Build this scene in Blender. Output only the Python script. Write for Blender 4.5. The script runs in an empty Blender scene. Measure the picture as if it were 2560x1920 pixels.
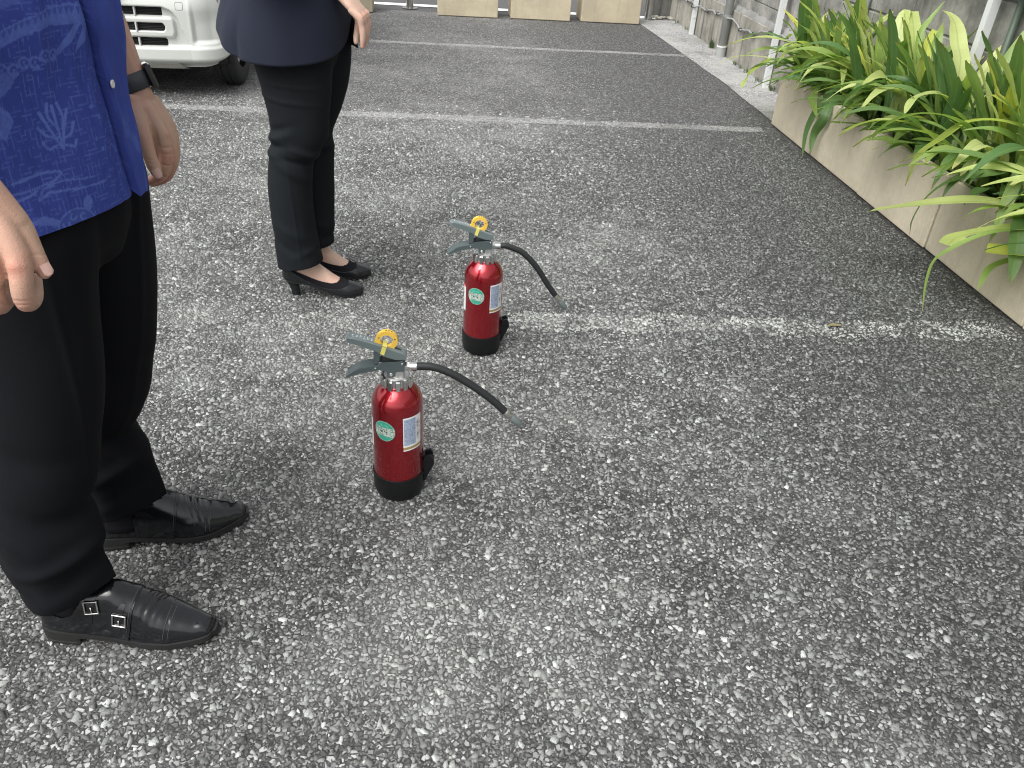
import bpy, bmesh, math, random
import numpy as np
from mathutils import Matrix, Vector

scn = bpy.context.scene
COL = scn.collection
rng = np.random.default_rng(7)
random.seed(7)
R = math.radians

# ---------------------------------------------------------------- camera
H = 1.35
cam_d = bpy.data.cameras.new("camera")
cam = bpy.data.objects.new("camera", cam_d)
COL.objects.link(cam)
cam_d.sensor_width = 36.0
cam_d.lens = 2002.34 / 2560 * 36
cam_d.clip_start = 0.02
cam_d.clip_end = 500
_M = np.array([[0.9962, -0.0640, 0.0586], [0.0143, -0.5452, -0.8382], [0.0856, 0.8359, -0.5422]])
_rot = Matrix(((_M[0][0], -_M[1][0], -_M[2][0]), (_M[0][1], -_M[1][1], -_M[2][1]), (_M[0][2], -_M[1][2], -_M[2][2])))
cam.matrix_world = Matrix.Translation((0, 0, H)) @ _rot.to_quaternion().to_matrix().to_4x4()
scn.camera = cam

# ---------------------------------------------------------------- daylight (bright overcast)
SUN_EL, SUN_AZ = 56.0, 226.0          # azimuth clockwise from +Y; the bright part of the cloud is behind the camera's left shoulder
w = bpy.data.worlds.new("World"); scn.world = w; w.use_nodes = True
nt = w.node_tree; nt.nodes.clear()
sky = nt.nodes.new("ShaderNodeTexSky"); sky.sky_type = 'NISHITA'; sky.sun_disc = False
sky.sun_elevation = R(SUN_EL); sky.sun_rotation = R(SUN_AZ)
sky.air_density = 1.0; sky.dust_density = 5.0; sky.ozone_density = 1.0
hs = nt.nodes.new("ShaderNodeHueSaturation"); hs.inputs['Saturation'].default_value = 0.13
bg = nt.nodes.new("ShaderNodeBackground"); bg.inputs['Strength'].default_value = 0.145
out = nt.nodes.new("ShaderNodeOutputWorld")
nt.links.new(sky.outputs[0], hs.inputs['Color']); nt.links.new(hs.outputs[0], bg.inputs[0]); nt.links.new(bg.outputs[0], out.inputs[0])
sd = bpy.data.lights.new("sun", 'SUN'); sd.energy = 1.7; sd.angle = R(58); sd.color = (1.0, 0.985, 0.94)
sun = bpy.data.objects.new("sun", sd); COL.objects.link(sun)
_d = Vector((math.sin(R(SUN_AZ)) * math.cos(R(SUN_EL)), math.cos(R(SUN_AZ)) * math.cos(R(SUN_EL)), math.sin(R(SUN_EL))))
sun.rotation_euler = (-_d).to_track_quat('-Z', 'Y').to_euler()
sun.location = _d * 30
scn.cycles.use_denoising = True
scn.cycles.filter_width = 1.1
vs = scn.view_settings
scn.display_settings.display_device = 'sRGB'
vs.view_transform = 'Standard'; vs.look = 'None'; vs.exposure = 0.74; vs.gamma = 1.0; vs.use_curve_mapping = False

# ---------------------------------------------------------------- helpers
def tag(o, label=None, cat=None, group=None, kind=None):
    if label: o['label'] = label
    if cat: o['category'] = cat
    if group: o['group'] = group
    if kind: o['kind'] = kind
    return o

def thing(name, label, cat, loc=(0, 0, 0), rz=0.0, group=None):
    o = bpy.data.objects.new(name, None); COL.objects.link(o)
    o.empty_display_size = 0.1
    o.location = loc; o.rotation_euler = (0, 0, rz)
    return tag(o, label, cat, group)

def mesh(name, V, F, m, parent=None, smooth=True, world=False, attrs=None, sharp=None, link=True):
    """one mesh object; V in the parent's local space, or in world space with world=True"""
    V = np.asarray(V, dtype=float)
    if world and parent is not None:
        V = V - np.array(parent_world(parent))
    me = bpy.data.meshes.new(name)
    if isinstance(F, np.ndarray): F = F.tolist()
    me.from_pydata(V.tolist(), [], F)
    if m is not None:
        for mm in (m if isinstance(m, (list, tuple)) else [m]): me.materials.append(mm)
    if smooth: me.polygons.foreach_set('use_smooth', [True] * len(me.polygons))
    if attrs:
        for k, a in attrs.items():
            a = np.asarray(a, dtype=float)
            if a.ndim == 1:
                at = me.attributes.new(k, 'FLOAT', 'POINT'); at.data.foreach_set('value', a)
            else:
                at = me.attributes.new(k, 'FLOAT_COLOR', 'POINT')
                if a.shape[1] == 3: a = np.concatenate([a, np.ones((len(a), 1))], 1)
                at.data.foreach_set('color', a.ravel())
    me.update()
    if sharp is not None:
        try: me.set_sharp_from_angle(angle=R(sharp))
        except Exception: pass
    o = bpy.data.objects.new(name, me)
    if link: COL.objects.link(o)
    if parent is not None: o.parent = parent
    return o

def parent_world(p):
    x = np.zeros(3)
    while p is not None:
        x = x + np.array(p.location); p = p.parent
    return x

def fix_normals(o):
    bm = bmesh.new(); bm.from_mesh(o.data); bmesh.ops.recalc_face_normals(bm, faces=bm.faces[:]); bm.to_mesh(o.data); bm.free()
    return o

class MB:
    def __init__(self): self.V = []; self.F = []
    def add(self, V, F):
        b = len(self.V); self.V += [tuple(v) for v in V]; self.F += [tuple(i + b for i in f) for f in F]; return self
    def box(self, lo, hi, bev=0.0):
        x0, y0, z0 = lo; x1, y1, z1 = hi
        if bev <= 0:
            V = [(x0, y0, z0), (x1, y0, z0), (x1, y1, z0), (x0, y1, z0), (x0, y0, z1), (x1, y0, z1), (x1, y1, z1), (x0, y1, z1)]
            F = [(3, 2, 1, 0), (4, 5, 6, 7), (0, 1, 5, 4), (1, 2, 6, 5), (2, 3, 7, 6), (3, 0, 4, 7)]
        else:
            b = bev; V = []; F = []
            def ring(z, i): return [(x0 + i, y0 + b, z), (x0 + b, y0 + i, z), (x1 - b, y0 + i, z), (x1 - i, y0 + b, z), (x1 - i, y1 - b, z), (x1 - b, y1 - i, z), (x0 + b, y1 - i, z), (x0 + i, y1 - b, z)]
            rings = [[(x0 + b, y0 + b, z0)] * 0, ring(z0 + b, 0), ring(z1 - b, 0)]
            bot = [(x0 + b, y0 + b, z0), (x1 - b, y0 + b, z0), (x1 - b, y1 - b, z0), (x0 + b, y1 - b, z0)]
            top = [(p[0], p[1], z1) for p in bot]
            V = ring(z0 + b, 0) + ring(z1 - b, 0) + bot + top
            for i in range(8): F.append((i, (i + 1) % 8, 8 + (i + 1) % 8, 8 + i))
            F += [(19, 18, 17, 16), (20, 21, 22, 23)]
            F += [(16, 17, 2, 1), (17, 18, 4, 3), (18, 19, 6, 5), (19, 16, 0, 7), (16, 1, 0), (17, 3, 2), (18, 5, 4), (19, 7, 6)]
            F += [(21, 20, 9, 10), (22, 21, 11, 12), (23, 22, 13, 14), (20, 23, 15, 8), (20, 8, 9), (21, 10, 11), (22, 12, 13), (23, 14, 15)]
        return self.add(V, F)
    def prism(self, poly, lo, hi, axis=1):
        """poly: list of 2D points (the two other axes in order); extruded along axis"""
        n = len(poly)
        def P(p, t):
            q = [p[0], p[1]]; q.insert(axis, t); return tuple(q)
        V = [P(p, lo) for p in poly] + [P(p, hi) for p in poly]
        F = [tuple(range(n - 1, -1, -1)), tuple(range(n, 2 * n))] + [(i, (i + 1) % n, n + (i + 1) % n, n + i) for i in range(n)]
        return self.add(V, F)
    def tube(self, pts, r, n=12, cap=True):
        V, F = tube_vf(pts, r, n, cap); return self.add(V, F)
    def lathe(self, prof, n=32, c=(0, 0, 0)):
        V, F = lathe_vf(prof, n); V = np.array(V) + np.array(c); return self.add(V, F)
    def build(self, name, m, parent=None, smooth=False, **k):
        return fix_normals(mesh(name, self.V, self.F, m, parent, smooth, **k))

def lathe_vf(prof, n=32):
    V = []; F = []
    for (r, z) in prof:
        for i in range(n):
            a = 2 * math.pi * i / n; V.append((r * math.cos(a), r * math.sin(a), z))
    for j in range(len(prof) - 1):
        for i in range(n):
            F.append((j * n + i, j * n + (i + 1) % n, (j + 1) * n + (i + 1) % n, (j + 1) * n + i))
    F.append(tuple(range(n - 1, -1, -1))); F.append(tuple((len(prof) - 1) * n + i for i in range(n)))
    return V, F

def tube_vf(pts, r, n=12, cap=True, squash=None):
    P = np.array(pts, float); m = len(P)
    rr = np.full(m, r, float) if np.isscalar(r) else np.array(r, float)
    T = np.gradient(P, axis=0); T /= np.linalg.norm(T, axis=1)[:, None] + 1e-12
    u = np.array([0, 0, 1.0]) if abs(T[0][2]) < .9 else np.array([0, 1.0, 0])
    V = []; a = np.arange(n) / n * 2 * math.pi
    for i in range(m):
        u = u - T[i] * (u @ T[i]); u /= np.linalg.norm(u); v = np.cross(T[i], u)
        V += [tuple(P[i] + rr[i] * (math.cos(t) * u + math.sin(t) * v)) for t in a]
    F = [(j * n + i, j * n + (i + 1) % n, (j + 1) * n + (i + 1) % n, (j + 1) * n + i) for j in range(m - 1) for i in range(n)]
    if cap: F += [tuple(range(n - 1, -1, -1)), tuple((m - 1) * n + i for i in range(n))]
    return V, F

def spline(pts, n):
    """Catmull-Rom through the points (any dimension), n samples"""
    P = np.array(pts, float); m = len(P)
    d = np.r_[0, np.cumsum(np.sqrt(np.linalg.norm(np.diff(P[:, :min(3, P.shape[1])], axis=0), axis=1)))]
    t = np.linspace(0, d[-1], n); out = np.zeros((n, P.shape[1]))
    Mt = np.gradient(P, d, axis=0)
    k = np.clip(np.searchsorted(d, t, 'right') - 1, 0, m - 2)
    h = (d[k + 1] - d[k]); s = (t - d[k]) / h
    for c in range(P.shape[1]):
        out[:, c] = (2 * s**3 - 3 * s**2 + 1) * P[k, c] + (s**3 - 2 * s**2 + s) * h * Mt[k, c] + (-2 * s**3 + 3 * s**2) * P[k + 1, c] + (s**3 - s**2) * h * Mt[k + 1, c]
    return out

def lerp_keys(keys, x):
    K = np.array(keys, float); x = np.asarray(x, float)
    # monotone smooth interpolation of every column against column 0
    xs = K[:, 0]; res = []
    k = np.clip(np.searchsorted(xs, x, 'right') - 1, 0, len(xs) - 2); h = xs[k + 1] - xs[k]; s = np.clip((x - xs[k]) / h, 0, 1)
    for c in range(1, K.shape[1]):
        y = K[:, c]; dl = np.diff(y) / np.diff(xs); m = np.zeros(len(xs)); m[0] = dl[0]; m[-1] = dl[-1]
        for i in range(1, len(xs) - 1): m[i] = 0 if dl[i - 1] * dl[i] <= 0 else 2 * dl[i - 1] * dl[i] / (dl[i - 1] + dl[i])
        res.append((2 * s**3 - 3 * s**2 + 1) * y[k] + (s**3 - 2 * s**2 + s) * h * m[k] + (-2 * s**3 + 3 * s**2) * y[k + 1] + (s**3 - s**2) * h * m[k + 1])
    return np.array(res).T

def _hash(i, j, k, s):
    h = (i * 374761393 + j * 668265263 + k * 2147483647 + s * 974634777).astype(np.int64) & 0xffffffff
    h = (h ^ (h >> 13)) * 1274126177 & 0xffffffff
    return ((h ^ (h >> 16)) & 0xffff) / 32767.5 - 1

def vnoise(P, scale=1.0, seed=0):
    P = np.asarray(P, float) * scale
    if P.shape[1] == 2: P = np.c_[P, np.zeros(len(P))]
    I = np.floor(P).astype(np.int64); f = P - I; f = f * f * (3 - 2 * f); r = 0
    for a in (0, 1):
        for b in (0, 1):
            for c in (0, 1):
                wgt = (f[:, 0] if a else 1 - f[:, 0]) * (f[:, 1] if b else 1 - f[:, 1]) * (f[:, 2] if c else 1 - f[:, 2])
                r = r + wgt * _hash(I[:, 0] + a, I[:, 1] + b, I[:, 2] + c, seed)
    return r

def grid_faces(nr, nc, wrap=False):
    j, i = np.meshgrid(np.arange(nr - 1), np.arange(nc if wrap else nc - 1), indexing='ij')
    i2 = (i + 1) % nc
    return np.stack([j * nc + i, j * nc + i2, (j + 1) * nc + i2, (j + 1) * nc + i], -1).reshape(-1, 4)

def ring_loft(keys, n=48, m=40, sq=2.0):
    """keys rows: z, cx, cy, rx, ry -> closed loft of superellipse rings"""
    z = np.linspace(keys[0][0], keys[-1][0], m); K = lerp_keys(keys, z)
    a = np.arange(n) / n * 2 * math.pi
    ca, sa = np.cos(a), np.sin(a); e = 2.0 / sq
    ux = np.sign(ca) * np.abs(ca)**e; uy = np.sign(sa) * np.abs(sa)**e
    V = np.stack([K[:, 0:1] + K[:, 2:3] * ux, K[:, 1:2] + K[:, 3:4] * uy, np.repeat(z[:, None], n, 1)], -1).reshape(-1, 3)
    F = grid_faces(m, n, True).tolist() + [list(range(n - 1, -1, -1)), [(m - 1) * n + i for i in range(n)]]
    return V, F

def capsules(chains, n=14):
    """chains: list of [(x,y,z,r),...] -> one list of closed rounded solids"""
    mb = MB()
    for ch in chains:
        K = np.array(ch, float); ns = max(3 * len(K), 6)
        S = spline(K, ns) if len(K) > 2 else np.array([K[0] + (K[1] - K[0]) * t for t in np.linspace(0, 1, 6)])
        d0 = S[0, :3] - S[1, :3]; d0 /= np.linalg.norm(d0); d1 = S[-1, :3] - S[-2, :3]; d1 /= np.linalg.norm(d1)
        pre = [np.r_[S[0, :3] + d0 * S[0, 3] * math.sin(t), S[0, 3] * math.cos(t)] for t in (1.45, 1.1, .7, .35)]
        post = [np.r_[S[-1, :3] + d1 * S[-1, 3] * math.sin(t), S[-1, 3] * math.cos(t)] for t in (.35, .7, 1.1, 1.45)]
        S = np.vstack([pre, S, post])
        V, F = tube_vf(S[:, :3], S[:, 3], n); mb.add(V, F)
    return mb.V, mb.F

def remesh(parts, voxel, smooth=4, factor=0.5):
    """join closed solids, voxel-remesh them into one continuous surface; returns V, F arrays"""
    mb = MB()
    for V, F in parts: mb.add(V, F)
    o = mesh('tmp_solid', mb.V, mb.F, None)
    fix_normals(o)
    md = o.modifiers.new('r', 'REMESH'); md.mode = 'VOXEL'; md.voxel_size = voxel; md.adaptivity = 0
    if smooth:
        s = o.modifiers.new('s', 'SMOOTH'); s.factor = factor; s.iterations = smooth
    dg = bpy.context.evaluated_depsgraph_get(); dg.update()
    me = bpy.data.meshes.new_from_object(o.evaluated_get(dg))
    V = np.zeros(len(me.vertices) * 3); me.vertices.foreach_get('co', V); V = V.reshape(-1, 3)
    N = np.zeros(len(me.vertices) * 3); me.vertices.foreach_get('normal', N); N = N.reshape(-1, 3)
    F = [tuple(p.vertices) for p in me.polygons]
    old = o.data; bpy.data.objects.remove(o); bpy.data.meshes.remove(old); bpy.data.meshes.remove(me)
    return V, N, F

def copy_tree(o, parent=None):
    c = o.copy(); COL.objects.link(c)
    if parent is not None: c.parent = parent
    for ch in list(o.children): copy_tree(ch, c)
    return c

# ---------------------------------------------------------------- materials
class NT:
    def __init__(self, name):
        self.m = bpy.data.materials.new(name); self.m.use_nodes = True
        self.t = self.m.node_tree; self.b = self.t.nodes['Principled BSDF']; self.o = self.t.nodes['Material Output']
    def n(self, typ, **k):
        x = self.t.nodes.new('ShaderNode' + typ)
        for a, v in k.items(): setattr(x, a, v)
        return x
    def link(self, a, b): self.t.links.new(a, b)
    def set(self, node, **k):
        for a, v in k.items():
            s = node.inputs[a.replace('_', ' ')]
            if hasattr(v, 'is_output'): self.link(v, s)
            else: s.default_value = v
        return node
    def math(self, op, a, b=None, c=None, clamp=False):
        x = self.n('Math', operation=op); x.use_clamp = clamp
        for i, v in enumerate((a, b, c)):
            if v is None: continue
            if hasattr(v, 'is_output'): self.link(v, x.inputs[i])
            else: x.inputs[i].default_value = v
        return x.outputs[0]
    def mix(self, f, a, b, mode='MIX'):
        x = self.n('Mix', data_type='RGBA', blend_type=mode)
        for i, v in ((0, f), (6, a), (7, b)):
            if hasattr(v, 'is_output'): self.link(v, x.inputs[i])
            else: x.inputs[i].default_value = v if i == 0 else (tuple(v) + (1,) if len(v) == 3 else v)
        return x.outputs[2]
    def noise(self, scale, detail=3, rough=.55, vec=None, dim='3D'):
        x = self.n('TexNoise'); x.inputs['Scale'].default_value = scale; x.inputs['Detail'].default_value = detail; x.inputs['Roughness'].default_value = rough
        if vec is not None: self.link(vec, x.inputs['Vector'])
        return x.outputs['Fac']
    def ramp(self, f, stops, interp='LINEAR'):
        x = self.n('ValToRGB'); x.color_ramp.interpolation = interp; e = x.color_ramp.elements
        while len(e) < len(stops): e.new(.5)
        for i, (p, c) in enumerate(stops): e[i].position = p; e[i].color = (c, c, c, 1) if not isinstance(c, (tuple, list)) else tuple(c) + (1,)
        self.link(f, x.inputs[0]); return x.outputs[0]
    def pos(self): return self.n('NewGeometry').outputs['Position']
    def obj(self): return self.n('TexCoord').outputs['Object']
    def mapv(self, vec, scale=(1, 1, 1), loc=(0, 0, 0), rot=(0, 0, 0)):
        x = self.n('Mapping'); self.link(vec, x.inputs[0]); x.inputs['Scale'].default_value = scale; x.inputs['Location'].default_value = loc; x.inputs['Rotation'].default_value = rot
        return x.outputs[0]
    def bump(self, h, strength=.3, dist=.01, normal=None):
        x = self.n('Bump'); x.inputs['Strength'].default_value = strength; x.inputs['Distance'].default_value = dist; self.link(h, x.inputs['Height'])
        if normal is not None: self.link(normal, x.inputs['Normal'])
        return x.outputs[0]
    def attr(self, name, out='Fac'): return self.n('Attribute', attribute_name=name).outputs[out]
    def base(self, c, rough=.5, metal=0., spec=.5, **k):
        b = self.b
        if hasattr(c, 'is_output'): self.link(c, b.inputs['Base Color'])
        else: b.inputs['Base Color'].default_value = tuple(c) + (1,)
        for nm, v in (('Roughness', rough), ('Metallic', metal), ('Specular IOR Level', spec)):
            if hasattr(v, 'is_output'): self.link(v, b.inputs[nm])
            else: b.inputs[nm].default_value = v
        for nm, v in k.items():
            s = b.inputs[nm.replace('_', ' ')]
            if hasattr(v, 'is_output'): self.link(v, s)
            else: s.default_value = v
        return self.m

def simple(name, c, rough=.5, metal=0., var=.12, vscale=8., bump=0., bscale=60., spec=.5, **k):
    t = NT(name); ob = t.obj()
    f = t.noise(vscale, 4, .6, ob)
    lo = tuple(x * (1 - var) for x in c); hi = tuple(min(1, x * (1 + var)) for x in c)
    col = t.mix(f, lo, hi)
    rg = t.math('MULTIPLY_ADD', t.noise(vscale * 3, 3, .6, ob), .14, rough - .07, clamp=True)
    m = t.base(col, rg, metal, spec, **k)
    if bump: t.link(t.bump(t.noise(bscale, 3, .6, ob), bump, .004), t.b.inputs['Normal'])
    return m
# ================================================================ GROUND
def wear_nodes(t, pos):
    """0..1 whitish worn / dusty patches, 0..1 dark band by the planters: clean damp asphalt plus wall shade put into the colour"""
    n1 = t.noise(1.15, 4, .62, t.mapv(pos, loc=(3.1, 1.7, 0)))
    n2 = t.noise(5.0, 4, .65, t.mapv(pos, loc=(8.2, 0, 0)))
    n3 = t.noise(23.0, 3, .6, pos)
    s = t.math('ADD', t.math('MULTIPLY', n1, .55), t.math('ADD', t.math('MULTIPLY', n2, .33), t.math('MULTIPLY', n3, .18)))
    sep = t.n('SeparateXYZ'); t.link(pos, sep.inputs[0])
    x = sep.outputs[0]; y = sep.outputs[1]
    # trafficked, dusty strip runs up the lot left of the planters; clean dark asphalt and painted-in wall shade on the right
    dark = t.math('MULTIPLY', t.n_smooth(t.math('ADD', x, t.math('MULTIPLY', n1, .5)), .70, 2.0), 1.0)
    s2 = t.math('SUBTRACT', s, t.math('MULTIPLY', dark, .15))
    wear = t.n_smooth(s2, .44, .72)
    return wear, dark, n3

def _smooth(self, v, lo, hi):
    x = self.n('MapRange', interpolation_type='SMOOTHSTEP'); self.link(v, x.inputs[0]); x.inputs[1].default_value = lo; x.inputs[2].default_value = hi
    return x.outputs[0]
NT.n_smooth = _smooth

def asphalt_mat():
    t = NT('asphalt'); pos = t.pos()
    wear, dark, n3 = wear_nodes(t, pos)
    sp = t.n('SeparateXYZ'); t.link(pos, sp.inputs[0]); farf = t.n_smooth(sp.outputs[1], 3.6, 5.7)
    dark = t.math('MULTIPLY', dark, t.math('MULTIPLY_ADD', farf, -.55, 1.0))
    warp = t.n('TexNoise'); warp.inputs['Scale'].default_value = 60; t.link(pos, warp.inputs['Vector'])
    wv = t.n('VectorMath', operation='MULTIPLY_ADD'); t.link(warp.outputs['Color'], wv.inputs[0]); wv.inputs[1].default_value = (.008, .008, 0); t.link(pos, wv.inputs[2])
    flat = t.mapv(wv.outputs[0], scale=(1, 1, 0))
    v1 = t.n('TexVoronoi'); v1.inputs['Scale'].default_value = 98; t.link(flat, v1.inputs['Vector'])
    e1 = t.n('TexVoronoi', feature='DISTANCE_TO_EDGE'); e1.inputs['Scale'].default_value = 98; t.link(flat, e1.inputs['Vector'])
    v2 = t.n('TexVoronoi'); v2.inputs['Scale'].default_value = 260; t.link(flat, v2.inputs['Vector'])
    rnd = t.n('SeparateColor'); t.link(v1.outputs['Color'], rnd.inputs[0])
    rnd2 = t.n('SeparateColor'); t.link(v2.outputs['Color'], rnd2.inputs[0])
    stone = t.mix(farf, t.ramp(rnd.outputs[0], [(0, .025), (.35, .06), (.7, .16), (1, .42)]), t.ramp(rnd.outputs[0], [(0, .06), (.35, .125), (.7, .23), (1, .44)]))
    mask = t.n_smooth(e1.outputs['Distance'], .08, .20)
    fines = t.ramp(rnd2.outputs[0], [(0, .018), (.6, .038), (.85, .075), (1, .17)])
    band = t.math('MULTIPLY', t.n_smooth(sp.outputs[1], 2.42, 2.46), t.math('SUBTRACT', 1, t.n_smooth(sp.outputs[1], 2.53, 2.57)))
    band = t.math('MULTIPLY', t.math('MULTIPLY', band, t.n_smooth(sp.outputs[0], .12, .35)), t.n_smooth(t.noise(11, 5, .75, pos), .36, .62))
    matrix = t.mix(t.math('MULTIPLY', wear, .6), fines, (.15, .15, .145)); matrix = t.mix(t.math('MULTIPLY', band, .30), matrix, (.42, .42, .41))
    st = t.mix(t.math('MULTIPLY', wear, .5), stone, (.40, .40, .39))
    col = t.mix(mask, matrix, st)
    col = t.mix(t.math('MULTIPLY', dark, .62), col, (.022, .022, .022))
    rough = t.math('MULTIPLY_ADD', n3, .2, .62)
    clump = t.math('ADD', t.math('MULTIPLY', t.noise(52, 3, .75, pos), .6), t.math('MULTIPLY', t.noise(21, 3, .7, pos), .4))
    cl = t.ramp(clump, [(.34, .62), (.50, 1.15), (.66, 1.75)])
    col = t.mix(t.math('MULTIPLY', farf, .9), col, t.mix(1.0, col, cl, 'MULTIPLY'))
    t.base(col, rough, 0, .3)
    hgt = t.math('ADD', t.math('MULTIPLY', mask, .7), t.math('MULTIPLY', rnd.outputs[1], .5))
    t.link(t.bump(hgt, .8, .004), t.b.inputs['Normal'])
    return t.m

def chip_mat(name, paint=0.0):
    t = NT(name); pos = t.pos(); wear, dark, n3 = wear_nodes(t, pos)
    r = t.attr('tone')
    stone = t.ramp(r, [(0, .04), (.25, .085), (.5, .16), (.8, .29), (1, .54)])
    st = t.mix(t.math('MULTIPLY', wear, .42), stone, (.47, .47, .46))
    grain = t.noise(420, 3, .7, pos)
    st = t.mix(1.0, st, t.ramp(grain, [(.25, .55), (.75, 1.3)]), 'MULTIPLY')
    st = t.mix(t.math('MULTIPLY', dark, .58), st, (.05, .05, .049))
    if paint:
        pm = t.n_smooth(t.noise(11, 5, .75, pos), .36, .62)
        st = t.mix(t.math('MULTIPLY', pm, paint), st, (.66, .66, .64))
    hue = t.noise(9, 2, .5, pos)
    st = t.mix(1.0, st, t.mix(hue, (.95, 1., .98), (.985, 1., .955)), 'MULTIPLY')
    t.base(st, .58, 0, .4)
    t.link(t.bump(t.noise(700, 2, .6, pos), .25, .001), t.b.inputs['Normal'])
    return t.m

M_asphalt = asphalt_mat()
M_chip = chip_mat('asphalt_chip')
M_chipline = chip_mat('worn_paint_chip', .42)

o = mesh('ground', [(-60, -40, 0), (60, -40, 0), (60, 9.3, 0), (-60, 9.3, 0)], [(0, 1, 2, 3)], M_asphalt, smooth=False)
tag(o, kind='structure')

LINE3 = (2.43, 2.555)
def chips():
    # jittered grid of stones; denser and finer near the camera
    xs = []; spec = [(0.45, 1.3, .0088, 9), (1.3, 2.6, .0092, 8), (2.6, 4.0, .0102, 7), (4.0, 5.6, .0125, 6)]
    out = []
    for y0, y1, c, k in spec:
        ny = int((y1 - y0) / c)
        for half in (0,):
            Y = y0 + (np.arange(ny) + .5) * c
            for y in Y:
                xl = max(-2.3, -0.55 - .62 * y - .25); xr = min(2.14, .75 + .62 * y + .25)
                nx = int((xr - xl) / c)
                x = xl + (np.arange(nx) + .5) * c
                out.append(np.c_[x, np.full(nx, y), np.full(nx, c), np.full(nx, k)])
    P = np.vstack(out)
    n = len(P)
    P[:, :2] += rng.uniform(-.55, .55, (n, 2)) * P[:, 2:3]
    keep = rng.random(n) < np.where(P[:, 1] < 4.3, .70, .70 * np.clip((5.6 - P[:, 1]) / 1.3, 0, 1))
    P = P[keep]; n = len(P)
    size = P[:, 2] * rng.lognormal(-.88, .46, n)
    size = np.clip(size, .0011, .0090)
    return P, size

def build_chips(name, P, size, mat, kind):
    n = len(P); K = 5
    el = rng.uniform(1, 2.0, n); th = rng.uniform(0, math.pi, n)
    ang = (np.arange(K)[None, :] + rng.uniform(-.36, .36, (n, K))) * 2 * math.pi / K
    rad = size[:, None] * rng.uniform(.66, 1.32, (n, K))
    ex = rad * np.cos(ang) * el[:, None]**.5; ey = rad * np.sin(ang) / el[:, None]**.5
    c, s = np.cos(th)[:, None], np.sin(th)[:, None]
    bx = ex * c - ey * s; by = ex * s + ey * c
    h = np.clip(size * rng.uniform(.25, .75, n), .0006, .0042)
    ti = rng.normal(0, .30, (n, 2))
    V = np.zeros((n, 2 * K, 3))
    V[:, :K, 0] = P[:, 0:1] + bx; V[:, :K, 1] = P[:, 1:2] + by; V[:, :K, 2] = -.0008
    f = rng.uniform(.45, .86, (n, K))
    V[:, K:, 0] = P[:, 0:1] + bx * f; V[:, K:, 1] = P[:, 1:2] + by * f
    V[:, K:, 2] = h[:, None] * (1 + rng.uniform(-.2, .2, (n, K))) + bx * f * ti[:, 0:1] + by * f * ti[:, 1:2]
    nv = n * 2 * K
    base = (np.arange(n) * 2 * K)[:, None]
    quads = np.array([[i, (i + 1) % K, K + (i + 1) % K, K + i] for i in range(K)]).ravel()
    top = np.arange(K, 2 * K)
    loops = np.concatenate([base + quads[None, :], base + top[None, :]], 1)      # per stone 24 + 6 loops
    me = bpy.data.meshes.new(name)
    me.vertices.add(nv); me.vertices.foreach_set('co', V.ravel())
    me.loops.add(loops.size); me.loops.foreach_set('vertex_index', loops.ravel().astype(np.int32))
    cnt = np.tile(np.array([4] * K + [K]), n); st = np.r_[0, np.cumsum(cnt)[:-1]]
    me.polygons.add(len(cnt)); me.polygons.foreach_set('loop_start', st.astype(np.int32)); me.polygons.foreach_set('loop_total', cnt.astype(np.int32))
    tone = np.repeat(np.clip(rng.beta(1.6, 1.9, n), 0, 1), 2 * K)
    at = me.attributes.new('tone', 'FLOAT', 'POINT'); at.data.foreach_set('value', tone)
    me.materials.append(mat); me.update(calc_edges=True); me.validate()
    o = bpy.data.objects.new(name, me); COL.objects.link(o); tag(o, kind=kind)
    return o

_P, _s = chips()
_edge = vnoise(_P[:, :2], 9, 5) * .035
_in = (_P[:, 1] > LINE3[0] + _edge) & (_P[:, 1] < LINE3[1] + _edge) & (_P[:, 0] > .15)
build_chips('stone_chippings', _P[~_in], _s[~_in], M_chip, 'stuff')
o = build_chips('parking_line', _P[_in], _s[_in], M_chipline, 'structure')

def line_mat():
    t = NT('worn_line_paint'); pos = t.pos()
    w1 = t.noise(3.2, 4, .65, t.mapv(pos, loc=(4, 1, 0))); w2 = t.noise(150, 3, .7, pos)
    a = t.math('MULTIPLY', t.n_smooth(t.math('ADD', t.math('MULTIPLY', w1, .22), t.math('ADD', t.math('MULTIPLY', w2, .6), t.math('MULTIPLY', t.noise(46, 3, .7, pos), .4))), .48, .76), .50)
    t.base((.60, .60, .585), .7, 0, .3)
    tr = t.n('BsdfTransparent'); mx = t.n('MixShader'); t.link(a, mx.inputs[0]); t.link(tr.outputs[0], mx.inputs[1]); t.link(t.b.outputs[0], mx.inputs[2]); t.link(mx.outputs[0], t.o.inputs[0])
    return t.m
M_line = line_mat()
def sheet(name, x0, x1, y0, y1, w_, z, m, n=40):
    xs = np.linspace(x0, x1, n); yc = np.linspace(y0, y1, n); j1 = rng.normal(0, .004, n); j2 = rng.normal(0, .004, n)
    V = np.r_[np.c_[xs, yc - w_ / 2 + j1, np.full(n, z)], np.c_[xs, yc + w_ / 2 + j2, np.full(n, z)]]
    F = [(i, i + 1, n + i + 1, n + i) for i in range(n - 1)]
    return tag(mesh(name, V, F, m, smooth=False), kind='structure')
sheet('parking_line', -6, 2.05, 5.07, 5.16, .115, .004, M_line)
sheet('parking_line', -6, 2.17, 7.42, 7.565, .10, .004, M_line)

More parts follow.
